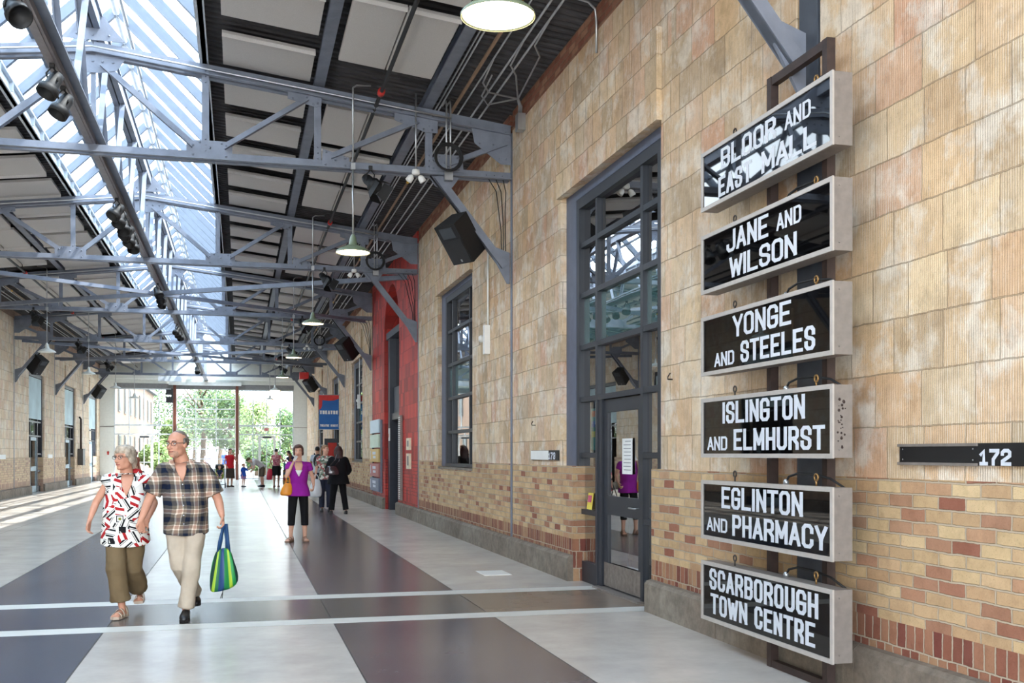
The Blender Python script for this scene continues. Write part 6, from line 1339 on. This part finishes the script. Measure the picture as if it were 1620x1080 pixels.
# ---- women beside the red bay
handbagm = mat('brown_patent', (58, 44, 48), 0.2, coat=0.6)
root, P, W_, Ph, front, R = person('woman', 'woman in a black coat with long dark hair seen from behind, beside the brick wall', (2.40, 26.6), PI, 1.72,
  J=dict(elL=(-0.27, 0.05, 1.10), wrL=(-0.22, 0.2, 1.0), elR=(0.27, 0.05, 1.10), wrR=(0.22, 0.2, 1.0), anL=(-0.19, 0.0, 0.085), knL=(-0.13, 0, 0.48), anR=(0.17, 0.05, 0.085), knR=(0.13, 0.03, 0.48)),
  torso=dict(pelvis=(0.2, 0.15), waist=(0.185, 0.14), chest=(0.19, 0.14), neck=(0.1, 0.08)), skin=SK2, vox=0.011, female=True, hair=('long', (64, 40, 36)), detail=False,
  top=dict(name='coat', mat=cloth('black', (24, 24, 27)), sleeve=1.8, ex=0.03, hem=(0.16, 0.06)), bottom=dict(mat=cloth('black', (24, 24, 27)), len=0.97, ex=0.014))
handbag(2.22, 26.32, 0.98, 1.22, 0.18, 0.07, handbagm, 'dark brown patent handbag on the back of the woman in black', 0.0, 1.5, 2.35)
root, P, W_, Ph, front, R = person('woman', 'woman in a flowered top facing the camera, half hidden behind the woman in black', (2.18, 27.9), -0.1, 1.76,
  J=dict(wrL=(-0.26, 0.12, 0.90)), skin=SK2, vox=0.012, female=True, hair=('tail', (150, 112, 80)), head_face=(0.8, 0.6), top=dict(mat=floral('flower_print', [(150, 160, 140), (226, 222, 210), (170, 90, 90), (90, 110, 90)]), sleeve=0.7, ex=0.012), bottom=dict(mat=cloth('dark_denim', (50, 54, 70)), len=0.97))
handbag(P['wrL'].x+0.0, P['wrL'].y-0.05, 0.38, 0.86, 0.17, 0.10, mat('white_plastic_bag', (228, 230, 232), 0.35, var=0.05, bump=0.5, bscale=20), 'large white plastic shopping bag held beside the flowered top', 0.02, 0.98, name='shopping_bag')
root, P, W_, Ph, front, R = person('man', 'dark-haired person with a black backpack walking away near the right wall', (2.65, 37.5), PI, 1.78, skin=SK3, vox=0.014, hair=('crop', (24, 20, 20)), detail=False,
  top=dict(mat=cloth('grey_white', (200, 206, 212)), sleeve=0.6), bottom=dict(mat=cloth('dark_denim', (50, 54, 70)), len=0.97))
bp_ = thing('backpack', 'black backpack on the dark-haired person walking away', 'bag', (2.65, 37.3, 1.0)); t = MB(); t.ball((2.65, 37.28, 1.25), (0.16, 0.12, 0.25)); t.ball((2.65, 37.2, 1.14), (0.12, 0.1, 0.13)); t.build('bag_body', M_BLACK, bp_)
for s in (-1, 1): t = MB(); t.tube([(2.65+s*0.1, 37.3, 1.48), (2.65+s*0.11, 37.45, 1.52), (2.65+s*0.11, 37.62, 1.4)], 0.02, 6); t.build('strap', M_BLACK, bp_)

# ---- far group by the end wall
def stroller(x, y, label, col, side=1):
    S = thing('stroller', label, 'stroller', (x, y, 0), 'strollers')
    t = MB(); fm = mat('stroller_metal', (40, 42, 46), 0.4)
    for s in (-1, 1): t.tube([(x+s*0.24, y-0.35, 0.12), (x+s*0.22, y, 0.5), (x+s*0.2, y+0.35, 0.9), (x+s*0.18, y+0.5, 1.02)], 0.014, 6); t.tube([(x+s*0.22, y, 0.5), (x+s*0.24, y+0.35, 0.12)], 0.014, 6)
    t.tube([(x-0.18, y+0.5, 1.02), (x+0.18, y+0.5, 1.02)], 0.018, 6); t.tube([(x-0.24, y-0.35, 0.14), (x+0.24, y-0.35, 0.14)], 0.012, 6); t.build('frame', fm, S)
    t = MB(); t.loft([ringpts(c, Vector((1, 0, 0)), Vector((0, 0.5, 0.86)), rx, ry, 14) for c, rx, ry in (((x, y-0.1, 0.42), 0.15, 0.05), ((x, y+0.02, 0.46), 0.19, 0.09), ((x, y+0.2, 0.62), 0.19, 0.1), ((x, y+0.32, 0.85), 0.17, 0.08))]); t.build('seat', mat('stroller_cloth%d' % col[0], col, 0.8), S)
    t = MB(); t.ball((x, y+0.22, 0.92), (0.2, 0.24, 0.13)); t.build('canopy', M_BLACK, S)
    for sx in (-1, 1):
        for yy in (-0.35, 0.35):
            t = MB(); t.tube([(x+sx*0.27, y+yy, 0.1), (x+sx*0.22, y+yy, 0.1)], 0.1, 14); t.build('wheel', M_BLACK, S)
    return S
root, P, *_ = person('woman', 'woman in red top and dark skirt, hand at her face, behind a black stroller', (-0.42, 49.4), 0.5, 1.76, J=dict(elR=(0.27, 0.1, 1.16), wrR=(0.10, 0.2, 1.38), elL=(-0.27, 0, 1.12), wrL=(-0.26, 0.15, 0.95)), skin=SK2, vox=0.016, female=True, hair=('tail', (70, 40, 36)),
  hands=dict(R=dict(d=(-0.3, 0.2, 1), n=(-1, 0, 0), side=1)), top=dict(mat=cloth('red', (206, 40, 52)), sleeve=0.4), bottom=dict(kind='skirt', name='skirt', mat=cloth('dark_brown', (70, 58, 52)), len=1.2), shoes=dict(kind='shoe', col=(70, 50, 44)))
stroller(-0.86, 48.6, 'black stroller with a small child, in front of the woman in red', (150, 170, 60))
SEAT = lambda x, y, z: dict(head=(0, 0.02, z+0.44), neck=(0, -0.02, z+0.33), chest=(0, -0.03, z+0.22), waist=(0, -0.03, z+0.1), pelvis=(0, 0, z), shL=(-0.09, -0.02, z+0.29), shR=(0.09, -0.02, z+0.29), elL=(-0.13, 0.03, z+0.16), elR=(0.13, 0.03, z+0.16), wrL=(-0.07, 0.12, z+0.11), wrR=(0.07, 0.12, z+0.11),
   hipL=(-0.05, 0, z), hipR=(0.05, 0, z), knL=(-0.07, 0.18, z+0.03), knR=(0.07, 0.18, z+0.03), anL=(-0.07, 0.22, z-0.17), anR=(0.07, 0.22, z-0.17))
person('child', 'small child sitting in the black stroller of the woman in red', (-0.86, 48.50), 0, 0.9, J=SEAT(0, 0, 0.47), skin=SK2, vox=0.012, headk=0.78, hair=('crop', (150, 110, 70)), detail=False, top=dict(mat=cloth('navy_tee', (40, 50, 80)), sleeve=0.6, ex=0.006, hem=(0.02, 0)), bottom=dict(mat=cloth('beige', (188, 174, 156)), len=0.5, ex=0.006), shoes=dict(kind='shoe', col=(90, 70, 60)))
person('child', 'little girl in a blue shirt reaching out to the man in the cap', (0.17, 49.3), 0.9, 1.08, J=dict(elR=(0.14, 0.16, 0.72), wrR=(0.06, 0.34, 0.70), head=(0, 0.02, 0.97)), torso=dict(pelvis=(0.17, 0.15), waist=(0.16, 0.14), chest=(0.15, 0.13), neck=(0.1, 0.08)), skin=SK2, vox=0.013, headk=0.82, hair=('tails2', (130, 80, 50)), female=True, detail=False,
  top=dict(mat=cloth('blue', (40, 84, 176)), sleeve=0.9, ex=0.012, hem=(0.08, 0.03)), bottom=dict(kind='skirt', name='skirt', mat=floral('pink_blue', [(190, 130, 160), (70, 90, 170)]), len=0.75), shoes=dict(kind='shoe', col=(60, 60, 70)))
root, P, W_, Ph, front, R = person('man', 'person in grey shirt, brown shorts and cap bending to the girl', (1.0, 49.5), -1.25, 1.72, J=dict(head=(0, 0.62, 1.22), neck=(0, 0.47, 1.20), chest=(0, 0.33, 1.16), waist=(0, 0.12, 1.02), pelvis=(0, 0.0, 0.92), shL=(-0.16, 0.42, 1.16), shR=(0.16, 0.42, 1.16), elL=(-0.18, 0.42, 0.88), elR=(0.18, 0.42, 0.88), wrL=(-0.12, 0.62, 0.80), wrR=(0.1, 0.5, 0.74)),
  skin=SK2, vox=0.015, head_tilt=-0.7, hair=('crop', (90, 70, 50)), detail=False, top=dict(mat=cloth('pale_grey', (196, 192, 192)), sleeve=0.7, ex=0.016, hem=(0.08, 0.01)), bottom=dict(name='shorts', mat=cloth('brown_shorts', (92, 80, 68)), len=0.52, ex=0.02, flare=0.02), shoes=dict(kind='shoe', col=(34, 38, 52)))
t = MB(); t.ball(Ph(0, -0.01, 0.06), (0.1, 0.11, 0.075), 14, 8, R); t.ball(Ph(0, 0.12, 0.06), (0.07, 0.07, 0.01), 12, 6, R); t.build('cap', cloth('olive_cap', (98, 88, 56)), root)
person('woman', 'woman in pink top with black jacket round her waist, back turned at cart', (1.62, 49.0), PI-0.2, 1.76, J=dict(elL=(-0.30, 0.08, 1.2), wrL=(-0.36, 0.26, 1.06), elR=(0.28, 0.1, 1.15), wrR=(0.24, 0.2, 1.0)), skin=SK2, vox=0.016, female=True, hair=('crop', (26, 22, 28)), detail=False,
  top=dict(mat=floral('pink_print', [(190, 110, 120), (150, 70, 90), (210, 160, 160)]), sleeve=0.1, ex=0.01), bottom=dict(kind='skirt', name='jacket_skirt', mat=cloth('black', (24, 24, 27)), len=0.95, ex=0.03), shoes=dict(kind='sandal', col=(110, 50, 46)))
handbag(1.30, 48.9, 0.32, 0.85, 0.13, 0.07, mat('crimson_bag', (190, 30, 60), 0.5), 'crimson bag at the side of the woman with the black jacket', 0.05, 1.0)
person('woman', 'dark-haired woman in navy leaning over the far side of the painted cart', (2.42, 50.2), -1.0, 1.70, J=dict(head=(0, 0.26, 1.53), neck=(0, 0.15, 1.40), chest=(0, 0.1, 1.22), shL=(-0.16, 0.12, 1.32), shR=(0.16, 0.12, 1.32), elL=(-0.18, 0.36, 1.15), wrL=(-0.12, 0.58, 1.12), elR=(0.18, 0.3, 1.12), wrR=(0.14, 0.5, 1.15)), skin=SK2, vox=0.016, female=True, hair=('long', (36, 26, 26)), detail=False, head_tilt=-0.4,
  top=dict(mat=cloth('navy', (34, 40, 74)), sleeve=0.45), bottom=dict(mat=cloth('dark_denim', (50, 54, 70)), len=0.97))
C_ = thing('vendor_cart', 'brightly painted folk-art cart or box with bottles on top, in the far group', 'cart', (2.15, 49.2, 0)); t = MB(); t.box((1.92, 48.95, 0.12), (2.40, 49.4, 0.78)); t.build('cabinet', mat('cart_black', (40, 36, 34), 0.5), C_)
t = MB(); t.box((1.94, 48.94, 0.15), (2.38, 48.95, 0.76)); t.build('painted_panel', floral('folk_paint', [(176, 120, 50), (60, 120, 150), (150, 50, 44), (110, 96, 60), (40, 70, 90), (200, 150, 70)], 9), C_)
for (x, y) in ((1.97, 49.0), (2.35, 49.0), (1.97, 49.35), (2.35, 49.35)): t = MB(); t.tube([(x-0.02, y, 0.07), (x+0.02, y, 0.07)], 0.07, 12); t.build('wheel', M_BLACK, C_)
t = MB(); t.box((2.2, 49.1, 0.78), (2.3, 49.25, 1.5)); t.build('upright', mat('cart_wood', (120, 70, 46), 0.6), C_)
for k, (x, c, lb) in enumerate(((2.0, (60, 130, 140), 'teal bottle on the painted cart'), (2.1, (90, 120, 120), 'grey-green bottle on the painted cart'))):
    t = MB(); t.lathe([(0.05, 0.78), (0.052, 0.9), (0.05, 1.05), (0.02, 1.12), (0.018, 1.18), (0.0, 1.18)], (x, 49.1, 0), 14); tag(t.build('bottle', mat('bottle%d' % k, c, 0.2)), lb, 'bottle')
# ---- left: person in a hat and a second stroller behind the couple
root, P, W_, Ph, front, R = person('woman', 'person in a pink and grey hat behind the couple, mostly hidden', (-3.95, 43.5), 0.9, 1.66, skin=SK3, vox=0.016, hair=('tail', (40, 30, 28)), detail=False, top=dict(mat=cloth('rust_top', (150, 90, 70)), sleeve=0.5), bottom=dict(mat=cloth('dark_denim', (50, 54, 70)), len=0.97))
t = MB(); t.ball(Ph(0, 0, 0.07), (0.1, 0.11, 0.07), 14, 8, R); t.ball(Ph(0, 0.02, 0.05), (0.13, 0.15, 0.012), 14, 6, R); t.build('hat', cloth('hat_grey', (170, 150, 150)), root)
stroller(-2.72, 30.0, 'second stroller with a baby, half hidden between the couple', (170, 60, 70))
person('child', 'baby sitting in the stroller half hidden behind the couple', (-2.70, 29.88), 0, 0.9, J=SEAT(0, 0, 0.66), skin=SK2, vox=0.012, headk=0.8, hair=('crop', (180, 140, 100)), detail=False, top=dict(mat=cloth('pink', (214, 120, 130)), sleeve=0.6, ex=0.006, hem=(0.02, 0)), bottom=dict(mat=cloth('beige', (188, 174, 156)), len=0.5, ex=0.006), shoes=dict(kind='shoe', col=(90, 70, 60)))
# people outside the roller door
person('woman', 'distant visitor in white and purple outside the glass roller door', (-1.9, 68.0), 0.4, 1.65, skin=SK2, vox=0.02, female=True, hair=('tail', (50, 36, 30)), detail=False, top=dict(mat=cloth('lilac', (190, 170, 210)), sleeve=0.5), bottom=dict(mat=cloth('dark_denim', (50, 54, 70)), len=0.97))
person('man', 'distant visitor in a blue shirt outside the glass roller door', (-0.9, 69.5), -0.6, 1.75, skin=SK3, vox=0.02, hair=('crop', (40, 30, 26)), detail=False, top=dict(mat=cloth('blue', (40, 84, 176)), sleeve=0.6), bottom=dict(mat=cloth('beige', (188, 174, 156)), len=0.97))
